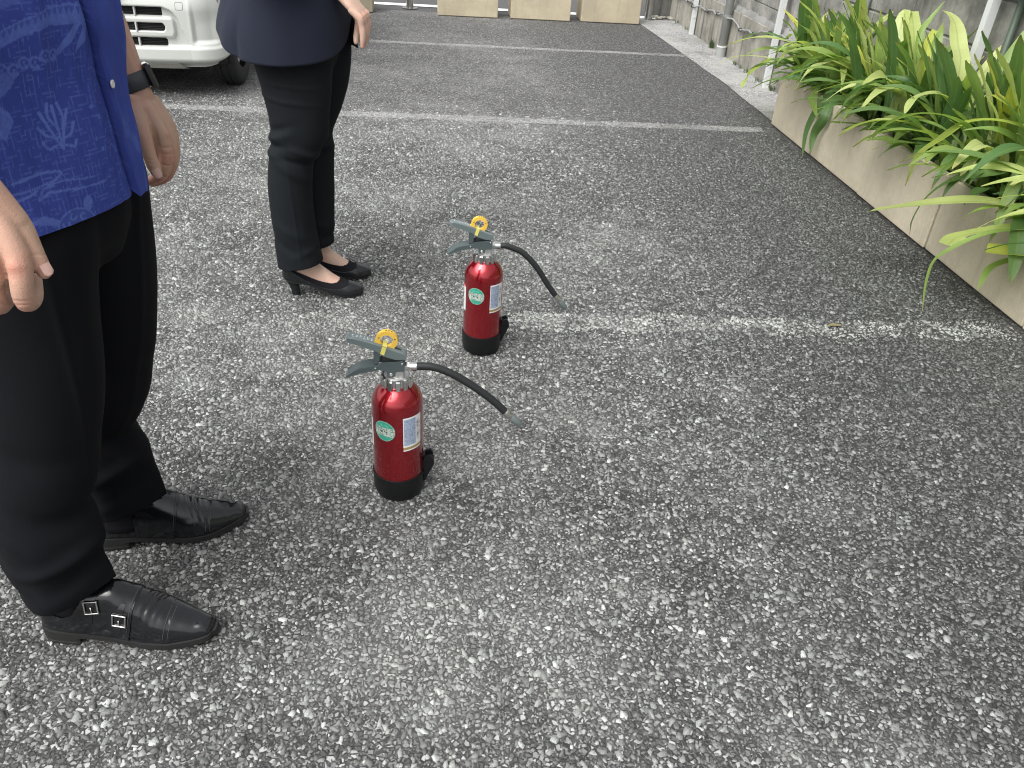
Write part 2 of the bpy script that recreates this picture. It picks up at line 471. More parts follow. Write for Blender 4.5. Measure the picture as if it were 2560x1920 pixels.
# pale gravel strip along the wall
def strip_mat():
    t = NT('pale_gravel_strip'); pos = t.pos()
    v = t.n('TexVoronoi'); v.inputs['Scale'].default_value = 105; t.link(t.mapv(pos, scale=(1, 1, 0)), v.inputs['Vector'])
    sc = t.n('SeparateColor'); t.link(v.outputs['Color'], sc.inputs[0])
    st = t.ramp(sc.outputs[0], [(0, .10), (.5, .22), (1, .46)])
    big = t.noise(4, 4, .65, pos)
    col = t.mix(t.n_smooth(big, .35, .7), st, (.33, .325, .31))
    col = t.mix(t.math('MULTIPLY', t.n_smooth(t.noise(2.2, 3, .6, t.mapv(pos, loc=(5, 2, 1))), .52, .7), .5), col, (.10, .105, .085))
    t.base(col, .8, 0, .3); t.link(t.bump(t.math('ADD', sc.outputs[1], t.noise(60, 4, .6, pos)), .5, .004), t.b.inputs['Normal'])
    return t.m
n_ = 60
ys = np.linspace(-2, 9.6, n_); xe = np.interp(ys, [-2, 5.5, 6.6, 9.6], [2.21, 2.20, 2.19, 2.04]) + vnoise(np.c_[ys, ys * 0], 2, 2) * .008
V = np.r_[np.c_[xe, ys, np.full(n_, .004)], np.c_[np.full(n_, 2.62), ys, np.full(n_, .004)]]
tag(mesh('gravel_strip', V, [(i, n_ + i, n_ + i + 1, i + 1) for i in range(n_ - 1)], strip_mat(), smooth=False), kind='structure')

# the street beyond the lot
def road_mat():
    t = NT('street_asphalt'); pos = t.pos()
    c = t.mix(t.noise(90, 3, .7, pos), (.05, .05, .052), (.12, .12, .12)); t.base(c, .8, 0, .3)
    t.link(t.bump(t.noise(160, 3, .6, pos), .4, .004), t.b.inputs['Normal']); return t.m
tag(mesh('street', [(-60, 9.3, -.004), (60, 9.3, -.004), (60, 90, -.004), (-60, 90, -.004)], [(0, 1, 2, 3)], road_mat(), smooth=False), kind='structure')
M_white = simple('street_white_paint', (.80, .80, .78), .55, var=.06, vscale=20)
tag(mesh('street_edge_line', [(-40, 9.41, .002), (2.38, 9.66, .002), (2.38, 9.82, .002), (-40, 9.57, .002)], [(0, 1, 2, 3)], M_white, smooth=False), kind='structure')

# ================================================================ BLOCK WALL (right)
def concrete(name, c, var=.25, stain=.6, streak=True, dark=(.05, .05, .045), pits=True, warm=None):
    t = NT(name); ob = t.pos()
    n1 = t.n_smooth(t.noise(3.4, 6, .7, ob), .30, .68); n2 = t.n_smooth(t.noise(38, 4, .7, ob), .25, .75)
    lo = tuple(x * (1 - var) for x in c); hi = tuple(x * (1 + var) for x in c)
    col = t.mix(n1, lo, hi); col = t.mix(t.math('MULTIPLY', n2, .35), col, tuple(x * .72 for x in c))
    if streak:
        sv = t.mapv(ob, scale=(16, 16, .9))
        s = t.n_smooth(t.noise(1.0, 4, .6, sv), .48, .72)
        s2 = t.n_smooth(t.noise(1.3, 3, .6, ob), .35, .65)
        col = t.mix(t.math('MULTIPLY', t.math('MULTIPLY', s, s2), stain), col, dark)
    rough = t.math('MULTIPLY_ADD', n2, .2, .72)
    h = n2
    if pits:
        v = t.n('TexVoronoi'); v.inputs['Scale'].default_value = 42; t.link(ob, v.inputs['Vector'])
        p = t.n_smooth(v.outputs['Distance'], .02, .16); rc = t.n('SeparateColor'); t.link(v.outputs['Color'], rc.inputs[0])
        on = t.math('GREATER_THAN', rc.outputs[0], .86); pit = t.math('MULTIPLY', t.math('SUBTRACT', 1, p), on)
        col = t.mix(t.math('MULTIPLY', pit, .75), col, tuple(x * .3 for x in c)); h = t.math('SUBTRACT', n2, t.math('MULTIPLY', pit, 2.))
    t.base(col, rough, 0, .3); t.link(t.bump(h, .35, .003), t.b.inputs['Normal'])
    return t.m
M_block = concrete('weathered_block', (.25, .245, .225), stain=.85, var=.5)
M_foot = concrete('stained_footing', (.27, .258, .225), stain=.95, var=.42)
M_mort = concrete('mortar', (.22, .22, .21), streak=False, pits=False)

wall = thing('concrete_block_wall', 'weathered grey concrete block wall standing behind the plants on a stained footing', 'wall', (2.56, 4.0, 0))
WX = 2.56
core = MB(); core.box((WX + .012, -2.5, .40), (WX + .14, 10.05, 1.86)); core.build('mortar_bed', M_mort, wall, world=True)
# footing panels cast between joints
y = -2.45; k = 0
for y0 in np.arange(-2.5, 10.0, 0.905):
    y1 = min(y0 + .897, 10.05)
    if y1 - y0 < .2: continue
    mb = MB(); mb.box((WX - .035, y0, -.05), (WX + .13, y1, .395), .006); o = mb.build('footing_panel', M_foot, wall, world=True)
# crumbly mortar ledge on the footing
nL = 260; yl = np.linspace(-2.5, 10.04, nL); j = vnoise(np.c_[yl, yl * 0], 14, 3) * .010 + vnoise(np.c_[yl, yl * 0], 45, 4) * .008
V = np.r_[np.c_[np.full(nL, WX - .030 ) + j * .5, yl, np.full(nL, .396)], np.c_[np.full(nL, WX - .018) + j, yl, .425 + j], np.c_[np.full(nL, WX + .02), yl, .447 + j]]
mesh('mortar_ledge', V, [(r * nL + i, r * nL + i + 1, (r + 1) * nL + i + 1, (r + 1) * nL + i) for r in (0, 1) for i in range(nL - 1)], M_mort, wall, world=True)
blk = MB(); blk.box((0, -.2185, 0), (.1, .2185, .214), .005); blk0 = None
zr = .524 - .222
for row in range(7):
    z = zr + row * .2225 
    if z < .4: zz = .43; 
    for i in range(29):
        yc = 4.463 + (i - 16) * .445 + (0 if row % 2 == 0 else 0)
        if yc < -2.3 or yc > 9.85: continue
        nm = 'concrete_block'
        if blk0 is None:
            blk0 = blk.build(nm, M_block, wall); b = blk0
        else:
            b = blk0.copy(); COL.objects.link(b)
        b.location = (rng.uniform(-.0015, .0025), yc - 4.0, z); 
        b.scale = (1, 1, .40) if row == 0 else (1, 1, 1)
        if row == 0: b.location.z = .434

# corner pillar, blackened
pil = thing('gate_pillar', 'short blackened concrete pillar at the far end of the wall', 'pillar', (2.50, 9.95, 0))
M_pil = concrete('blackened_concrete', (.12, .12, .112), stain=.9, dark=(.02, .02, .02))
mb = MB(); mb.box((2.30, 9.86, -.02), (2.66, 10.2, 1.2), .02); mb.build('pillar_shaft', M_pil, pil, world=True)
mb = MB(); mb.box((2.285, 9.845, 1.2), (2.675, 10.215, 1.27), .012); mb.build('pillar_cap', M_pil, pil, world=True)
# debris heap at the foot of the pillar
mb = MB()
for i in range(26):
    p = np.array([rng.uniform(2.2, 2.58), rng.uniform(9.62, 9.84), .006]); s_ = rng.uniform(.012, .035)
    V, F = lathe_vf([(s_ * .8, -.004), (s_, s_ * .25), (s_ * .55, s_ * .55)], 6); V = np.array(V) * [1, rng.uniform(.6, 1.2), 1] + p; mb.add(V, F)
mb.build('rubble', M_foot, smooth=False); tag(bpy.data.objects['rubble'], kind='stuff')

# white angle posts in front of the wall with a green rail
M_post = simple('white_painted_steel', (.58, .60, .60), .38, var=.05, vscale=5)
M_rail = simple('teal_painted_steel', (.035, .12, .115), .4, var=.1)
lbl = {8.74: 'white angle steel post farthest along the block wall, left of the drainpipe', 6.417: 'white angle steel post rising behind the far end of the planter row', 3.88: 'white angle steel post near the right edge, meeting the teal rail'}
for yy, lb in lbl.items():
    p = thing('steel_post', lb, 'post', (2.49, yy, 0), 0, 'white posts along the block wall')
    mb = MB(); mb.prism([(-.020, -.020), (.020, -.020), (.020, -.015), (-.015, -.015), (-.015, .020), (-.020, .020)], 0, 1.035, 2); mb.build('post_shaft', M_post, p)
    mb = MB(); mb.box((-.010, -.024, .16), (.010, -.0202, .178)); mb.build('clamp_bolt', M_post, p)
rl = thing('horizontal_rail', 'teal painted steel rail carried by the white posts in front of the wall', 'rail', (2.49, 2, 1.038))
mb = MB(); mb.box((2.455, -2.4, 1.038), (2.525, 9.0, 1.10), .006); mb.build('rail_tube', M_rail, rl, world=True)

# drainpipe, conduit, cable
M_pipe = simple('grey_pvc', (.30, .31, .30), .45, var=.18, vscale=6)
dp = thing('drainpipe', 'grey drainpipe clipped to the stained footing left of the plants', 'drainpipe', (2.478, 7.63, 0))
mb = MB(); mb.tube([(0, 0, .005), (0, 0, 1.8)], .037, 18); mb.build('pipe', M_pipe, dp, smooth=True)
mb = MB(); mb.tube([(0, 0, .0), (0, 0, .085)], .0435, 18); mb.build('pipe_socket', M_pipe, dp)
mb = MB(); mb.lathe([(.038, .083), (.046, .083), (.046, .094), (.038, .094)], 18); mb.build('socket_collar', simple('pale_pvc', (.6, .6, .58), .4), dp)
mb = MB(); mb.lathe([(.0375, .33), (.043, .33), (.043, .35), (.0375, .35)], 18); mb.box((.02, -.012, .332), (.052, .012, .348)); mb.build('pipe_clip', simple('galvanised', (.45, .46, .46), .4, .8), dp)
cd = thing('conduit', 'thin blue grey conduit rising up the block wall behind the tallest leaves', 'pipe', (2.54, 5.20, 0))
mb = MB(); mb.tube([(0, 0, 0), (0, 0, 1.8)], .016, 12); mb.build('conduit_tube', simple('blue_grey_pvc', (.27, .30, .32), .45), cd, smooth=True)
mb = MB(); mb.box((-.02, -.008, 1.0), (.012, .008, 1.015)); mb.build('conduit_clip', M_pipe, cd)
gp = thing('green_pipe', 'dull green pipe standing just behind the white post by the tall leaves', 'pipe', (2.53, 3.74, 0))
mb = MB(); mb.tube([(0, 0, 0), (0, 0, 1.03)], .017, 14); mb.build('pipe', simple('dull_green_plastic', (.055, .08, .055), .5), gp, smooth=True)

cy = np.linspace(10.0, 5.7, 110)
cz = np.interp(cy, [5.7, 6.6, 7.05, 7.3, 7.63, 8.0, 8.6, 9.1, 10], [.42, .375, .30, .29, .335, .31, .275, .275, .262]) + .009 * np.sin(cy * 17) + .004 * np.sin(cy * 41)
cb = thing('cable', 'wavy grey cable strapped along the footing of the block wall', 'cable', (2.50, 7.9, .3))
cx_ = np.full_like(cy, 2.506); cx_ -= .058 * np.exp(-((cy - 7.63) / .06)**2) + .05 * np.exp(-((cy - 8.74) / .06)**2)
V, F = tube_vf(np.c_[cx_, cy, cz], .0085, 8); mesh('cable_sheath', V, F, simple('grey_cable', (.24, .245, .245), .5), cb, world=True)
for q in np.arange(5, 108, 9):
    mb = MB(); mb.box((cx_[q] - .011, cy[q] - .005, cz[q] - .012), (cx_[q] + .016, cy[q] + .005, cz[q] + .013)); mb.build('cable_tie', simple('black_tie', (.02, .02, .02), .5) if q == 5 else bpy.data.materials['black_tie'], cb, world=True)

# weeds in the joint between strip and wall
def weed(x, y, n, h):
    mb = MB()
    for i in range(n):
        a = rng.uniform(0, 6.28); l = h * rng.uniform(.5, 1); d = rng.uniform(.2, .8) * l; w0 = .0025
        p = np.array([x + rng.normal(0, .012), y + rng.normal(0, .03), .003]); dx, dy = math.cos(a), math.sin(a)
        P = [p, p + [dx * d * .35, dy * d * .35, l * .6], p + [dx * d, dy * d, l]]
        px, py = -dy * w0, dx * w0
        mb.add([P[0] + [px, py, 0], P[0] - [px, py, 0], P[1] + [px, py, 0], P[1] - [px, py, 0], P[2]], [(0, 1, 3, 2), (2, 3, 4)])
    return mb
mb = MB()
M_weed = simple('weed_green', (.05, .085, .025), .6, var=.3, vscale=30)
for (yy, n, h) in ((8.02, 40, .10), (7.25, 16, .05), (7.12, 10, .04), (6.95, 14, .05), (6.65, 12, .05), (6.3, 20, .06), (5.9, 30, .06), (9.4, 12, .05), (9.0, 10, .04)):
    q = weed(2.505, yy, n, h); mb.add(q.V, q.F)
o = mesh('wall_foot_weeds', mb.V, mb.F, M_weed, smooth=False); tag(o, kind='stuff')

# a single fallen leaf on the asphalt
fl = []
for i in range(9):
    t_ = i / 8; w_ = .010 * math.sin(math.pi * min(1, t_ * .95 + .05)) ** .7
    for c in (-1, 0, 1): fl.append((1.395 + .062 * t_, 2.487 + .014 * t_ + c * w_, .0062 + .004 * abs(c) + .003 * math.sin(t_ * 5)))
o = mesh('fallen_leaf', fl, grid_faces(9, 3), simple('withered_leaf', (.17, .15, .075), .7, var=.3, vscale=60)); tag(o, 'small withered olive leaf lying on the asphalt beside the worn line', 'leaf')
# ================================================================ CONCRETE PLANTERS
def planter_mat(name, c):
    t = NT(name); ob = t.pos(); oi = t.n('ObjectInfo').outputs['Random']
    n1 = t.n_smooth(t.noise(3.6, 5, .65, ob), .32, .68); n2 = t.n_smooth(t.noise(55, 4, .7, ob), .25, .75)
    col = t.mix(n1, tuple(x * .84 for x in c), tuple(x * 1.07 for x in c)); col = t.mix(t.math('MULTIPLY', n2, .30), col, tuple(x * .74 for x in c))
    s = t.n_smooth(t.noise(1, 4, .65, t.mapv(ob, scale=(26, 26, 1.3))), .5, .8); col = t.mix(t.math('MULTIPLY', s, .35), col, tuple(x * .5 for x in c))
    col = t.mix(t.math('MULTIPLY', t.n_smooth(t.noise(6, 3, .6, ob), .58, .75), .28), col, (.52, .50, .45))
    v = t.n('TexVoronoi'); v.inputs['Scale'].default_value = 34; t.link(ob, v.inputs['Vector']); rc = t.n('SeparateColor'); t.link(v.outputs['Color'], rc.inputs[0])
    pit = t.math('MULTIPLY', t.math('SUBTRACT', 1, t.n_smooth(v.outputs['Distance'], .03, .12)), t.math('GREATER_THAN', rc.outputs[0], .82))
    col = t.mix(t.math('MULTIPLY', pit, .7), col, tuple(x * .35 for x in c))
    br = t.math('MULTIPLY_ADD', oi, .14, .93); col = t.mix(1., col, t.n_comb(br), 'MULTIPLY')
    t.base(col, .82, 0, .3); t.link(t.bump(t.math('SUBTRACT', n2, t.math('MULTIPLY', pit, 2)), .3, .003), t.b.inputs['Normal'])
    return t.m
def _comb(self, v):
    x = self.n('CombineColor')
    for i in range(3): self.link(v, x.inputs[i])
    return x.outputs[0]
NT.n_comb = _comb
M_plant = planter_mat('beige_concrete', (.52, .465, .355))
M_plant2 = planter_mat('yellowish_concrete', (.52, .455, .33))
def soil_mat():
    t = NT('soil'); p = t.pos(); t.base(t.mix(t.noise(60, 4, .7, p), (.02, .015, .011), (.07, .05, .035)), .9, 0, .2); t.link(t.bump(t.noise(90, 4, .6, p), .8, .01), t.b.inputs['Normal']); return t.m
M_soil = soil_mat()

def make_planter(name, lab, loc, L, D, Hh, mat, rz=0., group=None):
    """trough: length along local Y, front at local x=0, depth to +x"""
    p = thing(name, lab, 'planter', loc, rz, group); th = .038; b = .006
    mb = MB()
    mb.box((0, 0, 0), (th, L, Hh), b); mb.box((D - th, 0, 0), (D, L, Hh), b)
    mb.box((th - .003, .002, .0), (D - th + .003, th, Hh - .003), .003); mb.box((th - .003, L - th, .0), (D - th + .003, L - .002, Hh - .003), .003)
    mb.box((th - .002, th - .002, .012), (D - th + .002, L - th + .002, .05)); o = mb.build('planter_box', mat, p)
    g = 10; xs = np.linspace(th - .004, D - th + .004, g); ys = np.linspace(th - .004, L - th + .004, g * 2)
    X, Y = np.meshgrid(xs, ys, indexing='ij'); Z = Hh - .055 + .015 * vnoise(np.c_[X.ravel() + loc[0], Y.ravel() + loc[1]], 14, 2)
    mesh('soil', np.c_[X.ravel(), Y.ravel(), Z], grid_faces(g, g * 2), M_soil, p)
    return p
joints = [5.325, 4.647, 3.972, 3.255, 2.512, 1.80, 1.09]
plabs = ['beige concrete planter at the far end of the row, yellow leaf on its rim',
         'beige concrete planter second from the far end, two drooping leaves over its joint',
         'beige concrete planter third from the far end, a stiff leaf jutting over it',
         'beige concrete planter fourth from the far end, behind the browned leaf',
         'beige concrete planter cut by the right edge, nearest to the camera']
for i in range(6):
    make_planter('concrete_planter', plabs[i] if i < 5 else 'beige concrete planter beyond the right edge, nearest of the row', (2.16 + (.0, .003, -.002, .004, .0, .0)[i], joints[i + 1] + .004, .004), joints[i] - joints[i + 1] - .008, .33, .335, M_plant, 0, 'planters in the row by the wall')
far = [(-1.40, -.775, 'yellowish concrete planter at the back, half hidden behind the clasped hands'), (-.112, .514, 'yellowish concrete planter at the back, just right of the dark bollard'),
       (.650, 1.283, 'yellowish concrete planter at the back, the middle one of the three fully visible'), (1.402, 2.036, 'yellowish concrete planter at the back, rightmost, beside the steel bollard')]
for k, (x0, x1, lb) in enumerate(far):
    yb = 9.10 + .055 * (x0 + .1) / 1
    o = make_planter('concrete_planter', lb, (x1, yb + .02, .004), x1 - x0, .33, .40, M_plant2, R(90) , 'planters across the back of the lot')
    o.rotation_euler[2] = R(90 + 1.6)
    o.location = (x1 , yb + .012, .004)

# stainless bollards at the street edge
M_steel = simple('brushed_steel', (.48, .48, .47), .28, 1.0, var=.1, vscale=9)
for (bx, by, lb) in ((-.415, 9.50, 'steel bollard at the back, left of the three fully visible planters'), (2.215, 9.60, 'steel bollard right of the last planter, next to the blackened pillar')):
    b = thing('bollard', lb, 'bollard', (bx, by, 0), 0, 'steel bollards at the street edge')
    mb = MB(); mb.tube([(0, 0, .006), (0, 0, .84)], .040, 22, cap=False); mb.build('bollard_tube', M_steel, b, smooth=True)
    mb = MB(); mb.lathe([(.041, .835), (.041, .85), (.03, .862), (.012, .868)], 22); mb.build('bollard_cap', M_steel, b, smooth=True)
    mb = MB(); mb.lathe([(.085, .001), (.085, .007), (.05, .010)], 22); mb.build('base_plate', M_steel, b)
# ================================================================ FIRE EXTINGUISHERS
def red_mat():
    t = NT('metallic_red_paint'); ob = t.obj()
    fl = t.n('TexVoronoi'); fl.inputs['Scale'].default_value = 900; t.link(ob, fl.inputs['Vector']); rc = t.n('SeparateColor'); t.link(fl.outputs['Color'], rc.inputs[0])
    col = t.mix(t.math('MULTIPLY', rc.outputs[0], .5), (.27, .004, .010), (.52, .016, .028))
    t.base(col, .25, .75, .5, Coat_Weight=1., Coat_Roughness=.03)
    t.link(t.bump(rc.outputs[1], .06, .001), t.b.inputs['Normal']); return t.m
M_red = red_mat()
M_blackp = simple('black_plastic', (.006, .0065, .007), .45, var=.2, spec=.3)
M_rubber = simple('black_rubber', (.014, .015, .016), .6, var=.2, bump=.1, bscale=500)
M_lever = simple('grey_green_enamel', (.13, .165, .165), .38, var=.08)
M_lever2 = simple('dark_grey_enamel', (.07, .092, .094), .42, var=.08)
M_cast = simple('cast_aluminium', (.55, .55, .54), .36, .9, var=.1, vscale=30)
M_chrome = simple('machined_aluminium', (.68, .68, .67), .2, 1.0, var=.05)
M_yellow = simple('yellow_plastic', (.78, .50, .07), .38, var=.05)
M_tape = simple('pale_yellow_tape', (.72, .64, .16), .5, var=.08)
M_nozz = simple('grey_plastic', (.13, .155, .155), .45, var=.08)
M_ink = simple('black_ink', (.03, .03, .03), .6)
M_whiteink = simple('white_ink', (.7, .72, .72), .6)
def print_mat(name, rough=.4):
    t = NT(name); c = t.attr('print', 'Color'); t.base(c, rough, 0, .5, Coat_Weight=.15); return t.m
M_print = print_mat('printed_label')

def patch(name, R_, a0, a1, z0, z1, nx, nz, paint, parent, mask=None):
    a = np.linspace(a0, a1, nx); z = np.linspace(z0, z1, nz); A, Z = np.meshgrid(a, z, indexing='xy')
    V = np.c_[(R_ * np.cos(A)).ravel(), (R_ * np.sin(A)).ravel(), Z.ravel()]
    U = ((A - a0) / (a1 - a0)).ravel(); W = ((Z - z0) / (z1 - z0)).ravel()
    F = grid_faces(nz, nx); c = paint(U, W)
    if mask is not None:
        ok = mask(U, W); F = F[ok[F].all(1)]
    return mesh(name, V, F, M_print, parent, attrs={'print': c})

def label_paint(u, v):
    n = len(u); c = np.tile([.78, .79, .80], (n, 1)).astype(float)
    inner = (u > .05) & (u < .66) & (v > .16) & (v < .955)
    c[inner] = (.40, .47, .60)
    row = np.floor(v * 34); fr = v * 34 - row
    wd = _hash(np.floor(u * 26).astype(np.int64), row.astype(np.int64), np.zeros(n, np.int64), 3)
    txt = inner & (fr > .35) & (wd > -.25); c[txt] = (.20, .25, .36)
    hi = inner & (v < .0) & (v > .25) & (vnoise(np.c_[u * 7, v * 12], 1, 4) > .25); c[hi] = (.56, .62, .70)
    bar = (u > .70) & (u < .86) & (v > .25) & (v < .88); b = _hash(np.floor(v * 110).astype(np.int64), np.zeros(n, np.int64), np.zeros(n, np.int64), 8) > -.1
    c[bar & b] = (.08, .08, .09)
    num = (u > .90) & (u < .95) & (v > .35) & (v < .8) & (_hash(np.floor(v * 60).astype(np.int64), np.zeros(n, np.int64), np.zeros(n, np.int64), 9) > 0); c[num] = (.3, .3, .3)
    g = (v > .035) & (v < .115); c[g] = (.36, .25, .09)
    return c
def sticker_paint(u, v):
    n = len(u); c = np.tile([.035, .30, .21], (n, 1)).astype(float)
    r = np.hypot(u - .5, v - .5)
    mid = (v > .25) & (v < .68) & (r < .46); c[mid] = (.42, .50, .44)
    row = np.floor(v * 15); wd = _hash(np.floor(u * 20).astype(np.int64), row.astype(np.int64), np.zeros(n, np.int64), 5); fr = v * 15 - row
    c[mid & (fr > .4) & (wd > .1)] = (.10, .13, .12)
    c[mid & (abs(v - .47) < .05) & (np.abs(u - .5) < .3) & (wd > -.2)] = (.05, .06, .06)
    top = (v > .74) & (v < .84) & (np.abs(u - .5) < .22) & (wd > 0); c[top] = (.12, .40, .30)
    c[(r > .455)] = (.22, .44, .36)
    return c
def side_paint(u, v):
    n = len(u); c = np.tile([.76, .77, .77], (n, 1)).astype(float)
    row = np.floor(v * 22); fr = v * 22 - row; wd = _hash(np.floor(u * 18).astype(np.int64), row.astype(np.int64), np.zeros(n, np.int64), 6)
    c[(u > .1) & (u < .85) & (v < .9) & (v > .08) & (fr > .4) & (wd > -.2)] = (.15, .15, .16)
    c[(v > .9)] = (.55, .05, .05)
    return c

def make_ext(loc, rz, label, hose, nozzle):
    r = thing('fire_extinguisher', label, 'fire extinguisher', loc, rz, 'red fire extinguishers standing on the asphalt')
    body = [(.055, .012), (.0615, .022), (.0615, .06), (.0615, .12), (.0615, .18), (.0615, .22), (.0615, .262), (.0606, .272), (.0578, .283), (.0525, .294), (.0460, .303), (.0395, .310), (.0355, .3145), (.034, .320)]
    pr = spline([(a, b, 0) for a, b in body], 60)[:, :2]; pr[:, 0] = np.minimum(pr[:, 0], .0615)
    V, F = lathe_vf(pr.tolist(), 72); mesh('cylinder', V, F, M_red, r)
    mb = MB(); mb.lathe([(.052, .0005), (.0585, .003), (.0625, .016), (.0645, .065), (.0642, .067), (.0620, .0675), (.0620, .062)], 64); sk = mb.build('base_skirt', M_blackp, r, smooth=True, sharp=40)
    a = np.arange(14) / 14 * 2 * math.pi
    # hose holder on the skirt
    mb = MB(); mb.prism([(.060, .030), (.0655, .030), (.074, .052), (.088, .083), (.088, .093), (.060, .095)], -.013, .013); h = mb.build('hose_holder', M_blackp, r)
    mb = MB()
    mb.prism([(.062, .093), (.082, .093), (.086, .100), (.080, .112), (.072, .110), (.064, .106)], -.016, -.009); mb.prism([(.062, .093), (.082, .093), (.086, .100), (.080, .112), (.072, .110), (.064, .106)], .009, .016)
    mb.box((.061, -.009, .0935), (.066, .009, .108)); mb.build('holder_clip', M_blackp, h)
    # neck ring with grip notches
    n = 96; V = []; F = []
    for (z, rr, nt_) in ((.3130, .0345, 0), (.3142, .0375, 1), (.3365, .0375, 1), (.3400, .0355, .6), (.3408, .0300, 0), (.3380, .0290, 0)):
        for i in range(n):
            t_ = (i * 12 / n) % 1; dip = .0045 if .62 < t_ < .92 else 0
            q = rr - dip * nt_; an = 2 * math.pi * i / n; V.append((q * math.cos(an), q * math.sin(an), z))
    F = grid_faces(6, n, True).tolist(); mesh('neck_ring', V, F, M_chrome, r, sharp=25)
    mb = MB(); mb.lathe([(.0290, .32), (.0290, .3385), (.026, .3405), (.010, .341)], 40); mb.build('valve_cap', M_cast, r, smooth=True, sharp=35)
    mb = MB(); mb.lathe([(.0180, .338), (.0180, .3545), (.010, .3555)], 28); mb.box((-.001, -.0165, .339), (.0185, .0165, .3578), .002); mb.box((-.0205, -.0155, .339), (-.0022, .0155, .3560), .002); mb.build('valve_body', M_cast, r, smooth=True, sharp=35)
    # carrying handle and cheek plates
    plate = [(-.036, .380), (.016, .385), (.020, .382), (.018, .358), (-.001, .357), (-.002, .344), (-.021, .343), (-.021, .358), (-.038, .361), (-.061, .356), (-.087, .350), (-.113, .339), (-.1145, .343), (-.091, .360), (-.065, .369), (-.041, .371)]
    mb = MB(); mb.prism(plate, -.0185, -.0165); mb.prism(plate, .0165, .0185)
    arc = spline([(-.1145, .341, 0), (-.091, .360, 0), (-.065, .3685, 0), (-.041, .3712, 0)], 12)
    V = [(x, y_, z) for (x, z, _) in arc for y_ in (-.0165, .0165)] + [(x, y_, z - .0022) for (x, z, _) in arc for y_ in (-.0165, .0165)]
    k = len(arc); F = []
    for i in range(k - 1):
        F += [(2 * i, 2 * i + 1, 2 * i + 3, 2 * i + 2), (2 * k + 2 * i, 2 * k + 2 * i + 2, 2 * k + 2 * i + 3, 2 * k + 2 * i + 1)]
    F += [(0, 2 * k, 2 * k + 1, 1)]
    hd = mb.build('carry_handle', M_lever2, r); 
    fix_normals(mesh('handle_web', V, F, M_lever2, hd, smooth=False))
    for (x, z, q) in ((-.0115, .350, .0042), (.014, .379, .0026), (-.047, .366, .0026)):
        mb = MB(); V, F = lathe_vf([(q, 0), (q, .0012), (q * .6, .0022)], 14); V = np.array(V)[:, [0, 2, 1]] * [1, -1, 1] + [x, -.0186, z]; mb.add(V, F); mb.build('rivet', M_cast, hd, smooth=True)
    # squeeze lever (tilted channel)
    top = spline([(-.110, .4405, 0), (-.101, .4425, 0), (-.087, .4395, 0), (-.049, .428, 0), (-.010, .4135, 0), (.019, .4015, 0), (.0235, .397, 0)], 26)
    bot = np.interp(top[:, 0], [-.110, -.1, -.063, -.036, -.034, 0, .021, .03], [.431, .4275, .414, .404, .397, .386, .386, .389])
    V = []; k = len(top)
    for i, (x, z, _) in enumerate(top):
        hw = .0135 if i > 2 else (.009, .012, .013)[i]
        V += [(x, -hw, bot[i]), (x, -hw, z - .002), (x, -hw + .002, z), (x, hw - .002, z), (x, hw, z - .002), (x, hw, bot[i])]
    F = [(6 * i + j, 6 * i + j + 1, 6 * i + 6 + j + 1, 6 * i + 6 + j) for i in range(k - 1) for j in range(5)] + [(0, 1, 2, 3, 4, 5), tuple(6 * (k - 1) + j for j in range(5, -1, -1))]
    lv = fix_normals(mesh('squeeze_lever', V, F, M_lever, r, sharp=30))
    md = None
    # slot cut into the lever's top: dark recess plate
    mb = MB(); mb.prism([(-.008, .4134), (.0115, .4056), (.0113, .4050), (-.0082, .4128)], -.0035, .0035); mb.build('pin_slot', M_ink, lv)
    # white lettering along the lever
    mb = MB(); 
    dz = lambda x: float(np.interp(x, top[:, 0], top[:, 1])) + .0003
    for g in range(6):
        gx = -.098 + g * .0082
        for s_ in range(4):
            x0 = gx + rng.uniform(0, .003); yy = rng.uniform(-.006, .004)
            if s_ % 2: mb.add([(x0, yy, dz(x0)), (x0 + .0009, yy, dz(x0 + .0009)), (x0 + .0009, yy + .0055, dz(x0 + .0009)), (x0, yy + .0055, dz(x0))], [(0, 1, 2, 3)])
            else: mb.add([(gx, yy, dz(gx)), (gx + .0058, yy, dz(gx + .0058)), (gx + .0058, yy + .0011, dz(gx + .0058)), (gx, yy + .0011, dz(gx))], [(0, 1, 2, 3)])
    mb.build('lettering', M_whiteink, lv)
    mb = MB(); mb.prism([(-.0505, .418), (-.036, .409), (-.0385, .3725), (-.0515, .3735)], -.0115, .0115); mb.build('lever_strut', M_lever2, r)
    mb = MB(); mb.prism([(-.030, .381), (.012, .386), (.010, .392), (-.031, .400)], -.009, .009); mb.build('lever_block', M_ink, r)
    # safety ring, standing on the lever
    c = np.array([-.0205, .4315]); n = 40; V = []
    dirx = np.array([.935, -.355])
    for i in range(n):
        an = 2 * math.pi * i / n; u = np.array([math.cos(an), math.sin(an)])
        ro = .0245; foot = u @ np.array([-.355, -.935])
        if foot > .45: ro = min(.0285, .0215 / max(foot, .3)) 
        for (rr, yy) in ((ro, -.0055), (ro + .0004, 0), (ro, .0055), (.0145, .0058), (.0140, 0), (.0145, -.0058)):
            p = c + u * rr; V.append((p[0], yy, p[1]))
    F = [(6 * i + j, 6 * i + (j + 1) % 6, 6 * ((i + 1) % n) + (j + 1) % 6, 6 * ((i + 1) % n) + j) for i in range(n) for j in range(6)]
    rg = fix_normals(mesh('safety_ring', V, F, M_yellow, r, sharp=40))
